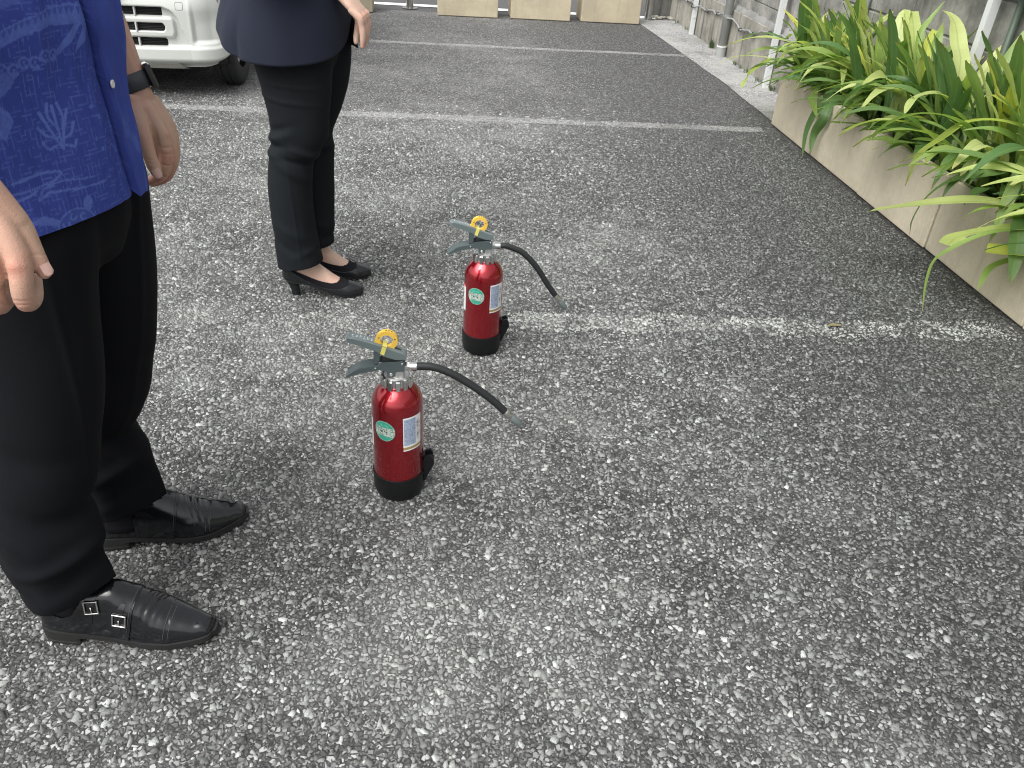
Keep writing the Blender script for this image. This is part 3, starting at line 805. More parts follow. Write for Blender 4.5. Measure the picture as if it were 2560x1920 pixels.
    for an in (1.1, 1.35, 1.6, 2.7, .25):
        mb = MB(); u = np.array([math.cos(an), math.sin(an)]); p = c + u * .0252 if 1 < an < 2 else c + u * .019; 
        yy = -.002 if 1 < an < 2 else -.0060
        mb.box((p[0] - .0016, yy - .0006, p[1] - .0007), (p[0] + .0016, yy + .0008, p[1] + .0007)); mb.build('ring_mark', M_ink, rg)
    mb = MB(); mb.prism([(-.0295, .4235), (-.0200, .420), (-.0265, .3985), (-.0355, .4025)], -.0148, -.0140); mb.prism([(-.0295, .4232), (-.0200, .4197), (-.0203, .4187), (-.0298, .4222)], -.0148, .0148); mb.build('seal_tape', M_tape, r)
    # outlet, hose, nozzle
    mb = MB(); V, F = lathe_vf([(.0125, .0185), (.0125, .0295)], 6); V = np.array(V)[:, [2, 1, 0]] + [0, 0, .3605]; mb.add(V, F); V, F = lathe_vf([(.0095, .029), (.0105, .030), (.0105, .046), (.0095, .047)], 24); V = np.array(V)[:, [2, 1, 0]] + [0, 0, .3615]; mb.add(V, F); mb.build('hose_fitting', M_chrome, r, smooth=True, sharp=30)
    hp = spline(hose, 60); V, F = tube_vf(hp, .0093, 18); mesh('hose', V, F, M_rubber, r)
    a, b = np.array(nozzle[0]), np.array(nozzle[1]); d = (b - a); L = np.linalg.norm(d); d /= L
    V, F = tube_vf([a - d * .004, a, a + d * L * .26, a + d * L * .33], [.0095, .0105, .0105, .0098], 18); mesh('hose_ferrule', V, F, M_chrome, r, sharp=30)
    V, F = tube_vf([a + d * L * .33, a + d * L * .38, a + d * L * .6, a + d * L * .97, b], [.0088, .0096, .0100, .0088, .0078], 18); nz = mesh('nozzle', V, F, M_nozz, r, sharp=40)
    # printed labels wrapped round the cylinder
    va = -math.pi / 2 + .07
    patch('instruction_label', .0619, va + .19, va + 1.02, .158, .254, 60, 120, label_paint, r)
    patch('inspection_sticker', .0619, va - 1.02, va - .10, .186, .2435, 52, 52, sticker_paint, r, lambda u, v: np.hypot(u - .5, v - .5) < .5)
    patch('side_label', .0618, va - 2.6, va - 1.25, .150, .240, 44, 60, side_paint, r)
    return r
make_ext((-.108, 1.588, .003), 0, 'red fire extinguisher nearest the camera, beside the man\'s shoes, hose swung far out',
         [(.0440, 0, .3615), (.060, 0, .3625), (.087, 0, .360), (.128, 0, .343), (.183, 0, .306), (.226, 0, .270), (.262, 0, .233)], [(.260, 0, .235), (.297, 0, .199)])
make_ext((.123, 2.300, .003), R(3), 'red fire extinguisher farther back, nearer the woman, hose hanging steeply',
         [(.0440, 0, .3615), (.062, 0, .3625), (.080, 0, .357), (.112, 0, .343), (.143, 0, .316), (.177, 0, .274), (.205, 0, .231), (.238, 0, .186)], [(.236, 0, .189), (.272, 0, .143)])
# ================================================================ WHITE VAN (only its front corner is in the picture)
def carpaint():
    t = NT('pearl_white_paint'); ob = t.obj()
    n = t.noise(3, 3, .5, ob); d = t.noise(40, 4, .65, ob)
    col = t.mix(n, (.52, .535, .505), (.56, .575, .545)); col = t.mix(t.math('MULTIPLY', t.n_smooth(d, .5, .75), .10), col, (.40, .39, .35))
    t.base(col, .36, 0., .5, Coat_Weight=.6, Coat_Roughness=.09); return t.m
M_car = carpaint()
M_grl = simple('matt_black_grille', (.03, .031, .032), .55)
M_carglass = simple('dark_car_glass', (.02, .024, .025), .06, var=.02, spec=.8)
M_under = simple('underbody_black', (.012, .012, .012), .8)
M_tyre = simple('tyre_rubber', (.020, .021, .021), .75, var=.2, bump=.2, bscale=200)
M_rim = simple('steel_wheel', (.42, .43, .43), .35, .7)
M_lamp = simple('clear_lamp', (.55, .57, .58), .08, var=.05, Coat_Weight=1.)
M_lip = simple('grey_lower_lip', (.30, .295, .265), .5, var=.1)

VX, VW, VY0, VY1 = -2.095, .735, 5.285, 8.60       # centre x, half width, nose y, tail y
van = thing('parked_van', 'white van parked at upper left, front bumper with slotted grille behind the man', 'van', (VX, 6.9, 0))

def plan_pt(s, inset=0.0):
    """front plan outline; s = lateral distance from the centre (-VW..VW mapped past the corner) -> x, y"""
    return s
def front_curve(n, hw, y0, rc, yb, bow=.045):
    """points from left side (yb) round the nose to the right side (yb) seen from above, with arc length"""
    P = []
    for t in np.linspace(0, 1, 60): P.append((-hw, yb + (y0 + bow + rc - yb) * t))
    for a in np.linspace(0, math.pi / 2, 60)[1:]: P.append((-hw + rc - rc * math.cos(a), y0 + bow + rc - rc * math.sin(a)))
    for t in np.linspace(0, 1, 120)[1:]:
        x = (-hw + rc) + 2 * (hw - rc) * t; P.append((x, y0 + bow * (x / (hw - rc))**2))
    L = P[:]; k = len(P)
    for a in np.linspace(0, math.pi / 2, 60)[1:]: P.append((hw - rc + rc * math.sin(a), y0 + bow + rc - rc * math.cos(a)))
    for t in np.linspace(0, 1, 60)[1:]: P.append((hw, (y0 + bow + rc) + (yb - y0 - bow - rc) * t))
    P = np.array(P); d = np.r_[0, np.cumsum(np.linalg.norm(np.diff(P, axis=0), axis=1))]
    q = np.linspace(0, d[-1], n); X = np.interp(q, d, P[:, 0]); Y = np.interp(q, d, P[:, 1])
    T = np.stack([np.gradient(X), np.gradient(Y)], -1); T /= np.linalg.norm(T, axis=1)[:, None]
    return np.stack([X, Y], -1), np.stack([T[:, 1], -T[:, 0]], -1)       # outward normal

def sstep(v, a, b): t = np.clip((v - a) / (b - a), 0, 1); return t * t * (3 - 2 * t)
nu, nv = 440, 96
C2, N2 = front_curve(nu, VW, VY0, .20, 5.60)
zz = np.linspace(.185, .66, nv)
Xg = np.repeat(C2[None, :, :], nv, 0); Ng = np.repeat(N2[None, :, :], nv, 0); Zg = np.repeat(zz[:, None], nu, 1)
xl = Xg[..., 0]; ax_ = np.abs(xl); frontness = np.clip(-Ng[..., 1], 0, 1)
off = np.zeros_like(xl)
# lower lip: tucked under, ledge at z~.305
off += -.055 * (1 - sstep(Zg, .185, .245)) ** 1.5
off += .014 * (1 - sstep(Zg, .292, .318))
off += -.030 * sstep(Zg, .50, .66)
# big recessed mouth that holds the slots; its edge sweeps outward toward the bottom
xb = np.interp(Zg, [.30, .32, .40, .46, .49, .51, .53], [.545, .535, .498, .478, .462, .440, .395])
mouth = (1 - sstep(ax_, xb - .008, xb + .010)) * sstep(Zg, .300, .312) * (1 - sstep(Zg, .520, .532))
off += -.026 * mouth
# raised loop round the middle slot
lx = .455 - np.clip(np.abs(Zg - .416) - .022, 0, 1) ** 2 * 14
loop = (1 - sstep(ax_, lx - .006, lx + .010)) * sstep(Zg, .352, .366) * (1 - sstep(Zg, .462, .476))
off += .020 * loop
# slots, right ends rounded
def slot(z0, z1, xe, rnd):
    zc, hh = (z0 + z1) / 2, (z1 - z0) / 2
    r_ = min(rnd, hh); dx = np.maximum(ax_ - (xe - r_), 0); dz = np.maximum(np.abs(Zg - zc) - (hh - r_), 0)
    return 1 - sstep(np.hypot(dx, dz), r_ - .004, r_ + .003)
slots = [(.478, .522, .392, .004), (.393, .438, .400, .018), (.305 + .002, .352, .402, .016)]
sl = np.maximum.reduce([slot(*s_) for s_ in slots])
off += -.045 * sl
# corner pocket (fog lamp blank)
pk = sstep(ax_, .545, .575) * (1 - sstep(ax_, .66, .72)) * sstep(Zg, .318, .345) * (1 - sstep(Zg, .42, .60))
off += -.022 * pk
# tip sweeps up toward the wheel arch
V = np.stack([VX + Xg[..., 0] + Ng[..., 0] * off, Xg[..., 1] + Ng[..., 1] * off, Zg + .0], -1)
back = np.clip((V[..., 1] - 5.36) / .24, 0, 1)
V[..., 2] += back ** 1.6 * .115 * (1 - sstep(Zg, .185, .42))
bump_o = mesh('front_bumper', V.reshape(-1, 3), grid_faces(nv, nu)[:, ::-1], M_car, van, world=True)
# chin insert under the lip
mb = MB(); mb.prism([(-1.86 + VX + 2.095 - .6, 5.352), (-1.655, 5.352), (-1.60, 5.40), (-1.60, 5.46), (-2.6, 5.46), (-2.6, 5.36)], .172, .186, 2); 
V, F = lathe_vf([(1, 0), (1, 1)], 4)
xs = np.linspace(-.50, .50, 60)
top = .232 - .045 * sstep(np.abs(xs), .42, .50); yo = 5.285 + .045 * (xs / .535) ** 2
Vc = np.r_[np.c_[VX + xs, yo + .036, np.full(60, .176)], np.c_[VX + xs, yo + .004, top]]
mesh('chin_insert', Vc, [(i, i + 1, 60 + i + 1, 60 + i) for i in range(59)], M_lip, bump_o, world=True)
# black grille behind the slots with fins and chrome dividers
for (z0, z1, xe, rn) in slots:
    xs = np.linspace(-xe - .005, xe + .005, 40); yb = VY0 + .045 * (xs / .535) ** 2 + .020 + .030
    if z0 == .393: yb = yb - .016
    Vg = np.r_[np.c_[VX + xs, yb, np.full(40, z0 - .004)], np.c_[VX + xs, yb, np.full(40, z1 + .004)]]
    g = mesh('grille_slot', Vg, [(i, i + 1, 41 + i, 40 + i) for i in range(39)], M_grl, bump_o, world=True)
    for q in range(5):
        zf = z0 + (q + .5) * (z1 - z0) / 5
        Vf = np.r_[np.c_[VX + xs, yb - .012, np.full(40, zf - .0016)], np.c_[VX + xs, yb - .012, np.full(40, zf + .0016)], np.c_[VX + xs, yb + .002, np.full(40, zf + .0026)]]
        mesh('grille_fin', Vf, [(i, i + 1, 41 + i, 40 + i) for i in range(39)] + [(40 + i, 41 + i, 81 + i, 80 + i) for i in range(39)], M_under, bump_o, world=True)
    for xd in (-.24, 0, .24):
        yq = VY0 + .045 * (xd / .535) ** 2 + (.014 if z0 != .393 else 0)
        mb = MB(); mb.box((VX + xd - .0042, yq, z0 - .003), (VX + xd + .0042, yq + .02, z1 + .003)); mb.build('grille_divider', simple('silver_divider', (.5, .51, .5), .4) if 'silver_divider' not in bpy.data.materials else bpy.data.materials['silver_divider'], bump_o, world=True)
# tow hook cover: thin rounded square outline
def rsq(cx, cz, h, r_, n=40):
    out = []
    for a in np.arange(n) / n * 2 * math.pi:
        c, s_ = math.cos(a), math.sin(a); e = .35
        out.append((cx + h * abs(c)**e * np.sign(c), cz + h * abs(s_)**e * np.sign(s_)))
    return out
hk = rsq(.497, .535, .021, .005)
yh = lambda x: VY0 + .045 * (x / .535) ** 2 + .0005
hp_ = [(VX + x, yh(x) + .030 * float(sstep(np.array(z), .50, .66)), z) for x, z in hk]; hp_.append(hp_[0])
V, F = tube_vf(hp_, .0013, 6, cap=False); mesh('tow_hook_cover', V, F, simple('panel_gap', (.10, .10, .10), .7), bump_o, world=True)

# main body shell: lower sides, nose above the bumper, rear
def ring_outline(hw, y0, y1, rc_f, rc_r, n=200, bow=.045):
    P = []
    for a in np.linspace(0, math.pi / 2, 14): P.append((-hw + rc_f - rc_f * math.cos(a), y0 + bow + rc_f - rc_f * math.sin(a)))
    for t in np.linspace(0, 1, 14)[1:]:
        x = (-hw + rc_f) + 2 * (hw - rc_f) * t; P.append((x, y0 + bow * (x / (hw - rc_f))**2))
    for a in np.linspace(0, math.pi / 2, 14)[1:]: P.append((hw - rc_f + rc_f * math.sin(a), y0 + bow + rc_f - rc_f * math.cos(a)))
    for a in np.linspace(0, math.pi / 2, 14): P.append((hw - rc_r + rc_r * math.cos(a), y1 - rc_r + rc_r * math.sin(a)))
    for a in np.linspace(0, math.pi / 2, 14): P.append((-hw + rc_r - rc_r * math.sin(a), y1 - rc_r + rc_r * math.cos(a)))
    P.append(P[0]); P = np.array(P); d = np.r_[0, np.cumsum(np.linalg.norm(np.diff(P, axis=0), axis=1))]
    q = np.linspace(0, d[-1], n + 1)[:-1]; return np.stack([np.interp(q, d, P[:, 0]), np.interp(q, d, P[:, 1])], -1)
lev = [(.24, .715, 5.60, 8.55), (.40, .735, 5.42, 8.59), (.52, .738, 5.33, 8.60), (.64, .738, 5.325, 8.60), (.80, .735, 5.37, 8.60), (.92, .730, 5.50, 8.59), (1.02, .722, 5.78, 8.585), (1.30, .70, 6.07, 8.56), (1.58, .655, 6.34, 8.50), (1.70, .61, 6.50, 8.44), (1.745, .52, 6.62, 8.34)]
lz = np.linspace(.24, 1.745, 70); K = lerp_keys(lev, lz); nb = 300; rows = []
for z, (hw, y0, y1) in zip(lz, K): 
    o2 = ring_outline(hw, y0, y1, .19, .12, nb, .04); rows.append(np.c_[VX + o2[:, 0], o2[:, 1], np.full(nb, z)])
Vb = np.vstack(rows); F = grid_faces(70, nb, True); ctr = Vb[F].mean(1)
WY = (5.80, 7.98); WR = .275
keep = np.ones(len(F), bool)
for wy in WY: keep &= ~((np.hypot(ctr[:, 1] - wy, ctr[:, 2] - WR) < .325) & (np.abs(ctr[:, 0] - VX) > .55))
keep &= ~((ctr[:, 1] < 5.62) & (ctr[:, 2] < .62))
Fb = F[keep].tolist() + [[69 * nb + i for i in range(nb)]]
body = mesh('body_shell', Vb, Fb, M_car, van, world=True)
for sx in (-1, 1):
    for wy in WY:
        a = np.linspace(-.25, math.pi + .25, 40); pts = [(VX + sx * .722, wy + .328 * math.cos(t), WR + .328 * math.sin(t)) for t in a]
        V, F = tube_vf(pts, .012, 8); mesh('wheel_arch', V, F, M_under, body, world=True)
# windows: glazing follows the cabin shell, 4 mm proud
def glass(name, cond):
    sel = np.array([cond(c) for c in ctr]); Fs = F_all[sel]; u = np.unique(Fs); mp = -np.ones(len(Vb), int); mp[u] = np.arange(len(u))
    Vn = Vb[u].copy(); d = Vn - [VX, 7.4, 1.2]; d[:, 2] *= .5; d /= np.linalg.norm(d, axis=1)[:, None]; Vn = Vn + d * .005
    return mesh(name, Vn, mp[Fs], M_carglass, van, world=True)
F_all = grid_faces(70, nb, True)
fy = lambda c: np.interp(c[2], lz, K[:, 1]) 
glass('windscreen', lambda c: 1.03 < c[2] < 1.60 and c[1] < fy(c) + .16)
glass('rear_window', lambda c: 1.05 < c[2] < 1.50 and c[1] > 8.44 and abs(c[0] - VX) < .58)
for sx in (-1, 1):
    for (ya, yb_) in ((6.55, 7.18), (7.26, 7.86), (7.94, 8.36)):
        glass('side_window', lambda c: 1.05 < c[2] < 1.50 and ya < c[1] < yb_ and (c[0] - VX) * sx > .55)
for sx in (-1, 1):
    sel = lambda c: .70 < c[2] < .86 and c[1] < 5.62 and .42 < (c[0] - VX) * sx
    o = glass('headlight', sel); o.data.materials.clear(); o.data.materials.append(M_lamp)
mb = MB(); mb.box((VX - .165, 5.262, .565), (VX + .165, 5.274, .730), .004); mb.build('number_plate', M_white, van, world=True)
mb = MB(); mb.box((VX - .64, 5.50, .16), (VX + .64, 8.4, .30), .03); mb.build('underbody', M_under, van, world=True)
mb = MB(); mb.box((VX - .70, 5.43, .20), (VX + .70, 5.56, .60)); mb.build('bumper_beam', M_under, van, world=True)
for sx in (-1, 1):
    mb = MB(); mb.box((VX + sx * .73 - .06 + sx * .08, 6.42, 1.0), (VX + sx * .73 + .06 + sx * .08, 6.49, 1.15), .02); mb.build('door_mirror', M_car, van, world=True)
    for wy in WY:
        cxw = VX + sx * .655
        prof = [(.165, -.070), (.215, -.073), (.255, -.068), (.270, -.058), (.2745, -.045)]
        n = 72; V = []; F = []
        pr_ = prof + [(.2745, -.024), (.269, -.022), (.269, -.019), (.2748, -.017), (.2748, .017), (.269, .019), (.269, .022), (.2745, .024)] + [(a_, -b_) for a_, b_ in prof[::-1]]
        for (rr, xx) in pr_:
            for i in range(n):
                t_ = 2 * math.pi * i / n; q = rr - (.006 if (abs(abs(xx) - .058) < .002 and i % 2) else 0)
                V.append((cxw + xx, wy + q * math.sin(t_), WR + q * math.cos(t_)))
        F = grid_faces(len(pr_), n, True).tolist()
        wh = fix_normals(mesh('wheel', V, F, M_tyre, van, world=True, sharp=40))
        pr2 = [(.168, -.05), (.160, .030), (.150, .034), (.12, .020), (.07, .035), (.03, .040)]
        V = []
        for (rr, xx) in pr2:
            for i in range(36): t_ = 2 * math.pi * i / 36; V.append((cxw + sx * xx, wy + rr * math.sin(t_), WR + rr * math.cos(t_)))
        F = grid_faces(6, 36, True).tolist() + [[5 * 36 + i for i in range(36)]]
        mesh('rim', V, F, M_rim, wh, world=True, sharp=40)
# ================================================================ STRAP-LEAVED PLANTS
def leaf_mat(name, young, old, tipc):
    t = NT(name); r = t.n('ObjectInfo').outputs['Random']; s = t.attr('along'); a = t.attr('across')
    ob = t.obj()
    base = t.mix(r, young, old)
    vein = t.noise(1, 2, .5, t.mapv(ob, scale=(3, 190, 3)))
    base = t.mix(t.math('MULTIPLY', vein, .35), base, tuple(x * .62 for x in young))
    blotch = t.n_smooth(t.noise(22, 4, .7, ob), .60, .76)
    base = t.mix(t.math('MULTIPLY', blotch, .35), base, (.16, .17, .035))
    mid = t.math('SUBTRACT', 1, t.n_smooth(a, .0, .16)); base = t.mix(t.math('MULTIPLY', mid, .40), base, (.20, .27, .07))
    tip = t.n_smooth(s, .90, 1.0); tm = t.math('MULTIPLY', tip, t.math('MULTIPLY_ADD', r, .7, .1)); base = t.mix(tm, base, tipc)
    t.base(base, .40, 0, .45)
    t.link(t.bump(vein, .25, .002), t.b.inputs['Normal'])
    tl = t.n('BsdfTranslucent'); t.link(t.mix(1., base, (1.6, 1.75, .8), 'MULTIPLY'), tl.inputs[0]); mx = t.n('MixShader'); mx.inputs[0].default_value = .38
    t.link(t.b.outputs[0], mx.inputs[1]); t.link(tl.outputs[0], mx.inputs[2]); t.link(mx.outputs[0], t.o.inputs[0]); return t.m
M_leafs = [leaf_mat('dark_green_leaf', (.090, .178, .062), (.14, .232, .074), (.20, .17, .06)),
           leaf_mat('mid_green_leaf', (.19, .295, .078), (.27, .365, .105), (.26, .22, .08)),
           leaf_mat('pale_green_leaf', (.38, .46, .14), (.54, .58, .27), (.34, .27, .10)),
           leaf_mat('yellowing_leaf', (.44, .48, .10), (.55, .54, .12), (.30, .18, .06))]

def leaf_vf(L, W, bend, twist=0., fold=.25, droop_at=.45, cut=False, kink=None, n=18):
    """strap leaf starting at the origin, rising along local z, arching toward +x"""
    t = np.linspace(0, 1, n)
    # elevation angle along the leaf
    el0, el1 = bend
    el = el0 + (el1 - el0) * (t ** (1.0 / max(droop_at * 2, .3)))
    if kink: el = np.where(t > kink[0], el + kink[1], el)
    ds = L / (n - 1); x = np.r_[0, np.cumsum(np.cos(el[:-1]) * ds)]; z = np.r_[0, np.cumsum(np.sin(el[:-1]) * ds)]
    w_ = W / 2 * (np.clip(t / .10, .55, 1)) * (1 if cut else np.clip((1 - t) / .30, 0, 1) ** .62)
    w_ = np.maximum(w_ * (1 + .06 * np.sin(t * 9 + L * 50)), .0012)
    V = []; al = []; ac = []
    for i in range(n):
        tx, tz = math.cos(el[i]), math.sin(el[i]); nx, nz = -tz, tx
        tw = twist * t[i]; fd = fold * (1 - .75 * t[i])
        for c in (-1, -.5, 0, .5, 1):
            h = abs(c) * w_[i] * fd * 2 + .006 * math.sin(t[i] * 14 + c * 2) * abs(c) * (W / .06)
            yy = c * w_[i] * math.sqrt(max(0, 1 - fd * fd)); y2 = yy * math.cos(tw) - h * math.sin(tw); h2 = yy * math.sin(tw) + h * math.cos(tw)
            V.append((x[i] + nx * h2, y2, z[i] + nz * h2)); al.append(t[i]); ac.append(abs(c))
    return np.array(V), grid_faces(n, 5), np.array(al), np.array(ac)

leaf_bank = []
for k in range(30):
    kind = k % 3
    if kind == 0: L, W, b = rng.uniform(.42, .66), rng.uniform(.052, .078), (R(rng.uniform(72, 86)), R(rng.uniform(20, 60)))       # upright
    elif kind == 1: L, W, b = rng.uniform(.54, .80), rng.uniform(.038, .060), (R(rng.uniform(60, 80)), R(rng.uniform(-70, -20)))   # arching
    else: L, W, b = rng.uniform(.36, .56), rng.uniform(.034, .052), (R(rng.uniform(40, 62)), R(rng.uniform(-55, -15)))             # low, hanging
    V, F, al, ac = leaf_vf(L, W, b, rng.uniform(-.7, .7), rng.uniform(.12, .34), rng.uniform(.35, .6))
    leaf_bank.append((kind, V, F, al, ac))
leaf_mesh = {}
def leaf(parent, kind, az, mi, s=1., off=(0, 0, 0), idx=None):
    cand = [i for i, q in enumerate(leaf_bank) if q[0] == kind]; i = cand[int(rng.integers(len(cand)))] if idx is None else idx
    key = (i, mi)
    if key not in leaf_mesh:
        _, V, F, al, ac = leaf_bank[i]; o = mesh('leaf', V, F, M_leafs[mi], parent, attrs={'along': al, 'across': ac}); leaf_mesh[key] = o.data
    else:
        o = bpy.data.objects.new('leaf', leaf_mesh[key]); COL.objects.link(o); o.parent = parent
    o.location = off; o.rotation_euler = (0, 0, az); o.scale = (s, s, s); return o

plant_spots = []   # x, y, height scale
ypos = [5.17, 4.98, 4.80, 4.55, 4.36, 4.16, 3.96, 3.78, 3.56, 3.36, 3.14, 2.93, 2.72, 2.46, 2.22, 1.98]
for i, yy in enumerate(ypos): plant_spots.append((2.325 + (.05 if i % 2 else -.035), yy, 1.0))
plab = ['strap-leaved clump at the far end, one pale leaf hanging past the planter corner', 'strap-leaved clump just right of the end clump, above the yellow rim leaf',
        'strap-leaved clump behind the first planter joint', 'strap-leaved clump whose two leaves droop over the first planter joint', 'pale-topped strap-leaved clump over the second planter, against the wall',
        'strap-leaved clump at the right half of the second planter', 'strap-leaved clump over the second planter joint, upright dark leaves', 'strap-leaved clump with tall folded pale leaves before the wall',
        'strap-leaved clump below the long arching leaf, third planter', 'strap-leaved clump left of the white post, tall broad leaves', 'strap-leaved clump over the third joint, its stiff cut leaf jutting left',
        'strap-leaved clump in front of the white post', 'strap-leaved clump at the right edge with the browned hanging leaf', 'strap-leaved clump at the lower right edge with a cut yellow leaf', 'strap-leaved clump beyond the right edge', 'strap-leaved clump nearest the camera, beyond the right edge']
plants = []
for i, (px, py, hs_) in enumerate(plant_spots):
    p = thing('strap_leaf_plant', plab[i], 'plant', (px, py, .292), 0, 'strap-leaved plants in the planters'); plants.append(p)
    if i > 14: nlf = 12
    else: nlf = 36
    for k in range(nlf):
        u = rng.random()
        az = math.pi + rng.normal(0, 1.25) if u < .78 else rng.uniform(0, 2 * math.pi)      # toward the open lot
        kind = 0 if u > .50 else (1 if u > .24 else 2)
        mi = int(rng.choice([0, 0, 0, 1, 1, 2, 3], p=[.16, .11, .10, .22, .13, .24, .04]))
        if kind == 1 and mi == 3: mi = 2
        if kind == 2 and mi >= 2: mi = 1 if mi == 3 else 0
        s = rng.uniform(.78, 1.08) * hs_
        if abs(math.cos(az)) < .5 or math.cos(az) > 0: s *= .85
        if math.cos(az) > .2: kind = 0
        leaf(p, kind, az, mi, s, (rng.normal(0, .035), rng.normal(0, .045), rng.uniform(-.005, .01)))
    mb = MB(); V, F = lathe_vf([(.028, -.02), (.034, .02), (.026, .06), (.012, .09)], 10); mb.add(V, F); mb.build('leaf_base', M_leafs[2], p, smooth=True)

def hero_leaf(parent, pts, W, mi, fold=.15, name='leaf', cut=False, flat=1.0, label=None):
    """a particular leaf of the photograph, led along world points"""
    n = 26; P = spline(pts, n); t = np.linspace(0, 1, n)
    T = np.gradient(P, axis=0); T /= np.linalg.norm(T, axis=1)[:, None]
    w_ = 1.35 * W / 2 * np.clip(.45 + t / .25, 0, 1) * (1 if cut else np.clip((1 - t) / .34, 0, 1) ** .7); w_ = np.maximum(w_, .001)
    V = []; al = []; ac = []
    for i in range(n):
        sd_ = np.cross(T[i], [0, 0, 1.])
        if i == 0: side = sd_ if np.linalg.norm(sd_) > .05 else np.array([0, 1., 0])
        else:
            if sd_ @ side < 0: sd_ = -sd_
            side = side - T[i] * (side @ T[i]); side = side * 2.2 + sd_ * np.linalg.norm(sd_)
        side = side / np.linalg.norm(side); up = np.cross(side, T[i]); up *= np.sign(up[2]) if abs(up[2]) > 1e-3 else 1
        for c in (-1, -.5, 0, .5, 1): V.append(P[i] + side * c * w_[i] + up * abs(c) * w_[i] * fold * 2 * (1 - .6 * t[i])); al.append(t[i] * (.85 if cut else 1)); ac.append(abs(c))
    return mesh(name, V, grid_faces(n, 5), M_leafs[mi], parent, world=True, attrs={'along': al, 'across': ac})
P_ = plants
hero_leaf(P_[0], [(2.25, 5.345, .371), (2.196, 5.401, .389), (2.142, 5.50, .367), (2.088, 5.552, .316), (2.034, 5.595, .243), (1.98, 5.513, .18)], .085, 2)
hero_leaf(P_[0], [(2.25, 5.527, .356), (2.162, 5.691, .353), (2.075, 5.931, .312), (1.988, 6.026, .257), (1.9, 6.04, .196)], .020, 2)
hero_leaf(P_[3], [(2.27, 4.65, .36), (2.20, 4.628, .366), (2.12, 4.60, .268), (2.10, 4.616, .145), (2.09, 4.569, .015)], .040, 0)
hero_leaf(P_[3], [(2.26, 4.66, .33), (2.19, 4.58, .37), (2.12, 4.485, .26), (2.11, 4.536, .148), (2.10, 4.495, .049)], .040, 0)
hero_leaf(P_[2], [(2.25, 4.70, .33), (2.22, 4.691, .387), (2.16, 4.713, .38), (2.12, 4.69, .33), (2.09, 4.507, .25)], .040, 1)
hero_leaf(P_[6], [(2.30, 3.927, .38), (2.238, 3.924, .433), (2.175, 4.015, .425), (2.112, 4.116, .387), (2.05, 4.164, .301)], .058, 2)
hero_leaf(P_[6], [(2.28, 4.033, .328), (2.15, 4.153, .317), (2.02, 4.191, .312)], .026, 1, cut=True)
hero_leaf(P_[8], [(2.30, 3.05, .50), (2.28, 3.016, .586), (2.2, 2.969, .623), (2.15, 3.075, .622), (2.10, 3.176, .582), (2.07, 3.253, .496), (2.04, 3.335, .396), (2.02, 3.324, .263)], .054, 2)
hero_leaf(P_[11], [(2.28, 2.90, .48), (2.25, 2.895, .54), (2.192, 2.911, .553), (2.135, 2.984, .525), (2.078, 3.013, .476), (2.02, 2.974, .428)], .062, 2)
hero_leaf(P_[10], [(2.25, 2.793, .338), (2.148, 2.723, .38), (2.046, 2.779, .39), (1.944, 2.815, .379), (1.842, 2.895, .333), (1.74, 3.051, .244)], .072, 2, cut=True)
hero_leaf(P_[10], [(2.28, 3.10, .34), (2.25, 3.074, .406), (2.12, 2.944, .451), (2.02, 3.019, .390), (1.97, 3.059, .307), (1.94, 3.056, .211), (1.93, 3.024, .132)], .050, 0)
hero_leaf(P_[12], [(2.2, 2.677, .338), (2.113, 2.645, .347), (2.025, 2.693, .316), (1.938, 2.731, .272), (1.85, 2.65, .269)], .052, 2, cut=True)
hero_leaf(P_[12], [(2.2, 2.66, .33), (2.0, 2.618, .342), (1.90, 2.592, .326), (1.83, 2.597, .278), (1.80, 2.618, .224), (1.78, 2.594, .158), (1.78, 2.553, .046)], .018, 1)
hero_leaf(P_[13], [(2.3, 2.60, .25), (2.2, 2.581, .262), (2.1, 2.571, .267), (2.0, 2.642, .248)], .085, 3, cut=True, fold=.4)
hero_leaf(P_[13], [(2.25, 2.80, .33), (2.2, 2.768, .371), (2.1, 2.654, .362), (2.05, 2.54, .254), (2.04, 2.505, .189)], .046, 0)
hero_leaf(P_[12], [(2.28, 2.95, .45), (2.22, 2.914, .527), (2.15, 2.83, .526), (2.09, 2.754, .416), (2.06, 2.714, .337), (2.04, 2.696, .267)], .034, 1)
hero_leaf(P_[13], [(2.25, 2.69, .20), (2.2, 2.674, .217), (2.133, 2.658, .216), (2.067, 2.669, .176), (2.0, 2.604, .113)], .028, 1)
hero_leaf(P_[9], [(2.30, 3.62, .40), (2.30, 3.671, .716), (2.34, 3.801, .777), (2.33, 3.87, .862), (2.30, 3.889, .894), (2.27, 3.907, .908)], .060, 2)
hero_leaf(P_[7], [(2.34, 3.98, .40), (2.34, 4.12, .62), (2.36, 4.25, .76), (2.36, 4.34, .845)], .056, 2, cut=True)
hero_leaf(P_[7], [(2.36, 4.338, .845), (2.335, 4.335, .835), (2.31, 4.30, .77), (2.295, 4.26, .69)], .050, 2, cut=True)
hero_leaf(P_[7], [(2.32, 3.90, .45), (2.33, 4.137, .758), (2.39, 4.188, .837), (2.45, 4.215, .916)], .020, 1)
hero_leaf(P_[11], [(2.30, 3.0, .45), (2.30, 3.394, .733), (2.34, 3.416, .808), (2.38, 3.434, .89), (2.42, 3.465, .935)], .026, 1)
hero_leaf(P_[6], [(2.30, 3.90, .45), (2.30, 3.966, .676), (2.35, 4.071, .739), (2.40, 4.12, .79)], .030, 3, cut=True, fold=.5)
hero_leaf(P_[1], [(2.3, 4.70, .42), (2.28, 4.67, .575), (2.25, 4.876, .624), (2.2, 5.004, .648), (2.15, 5.028, .651)], .040, 3)
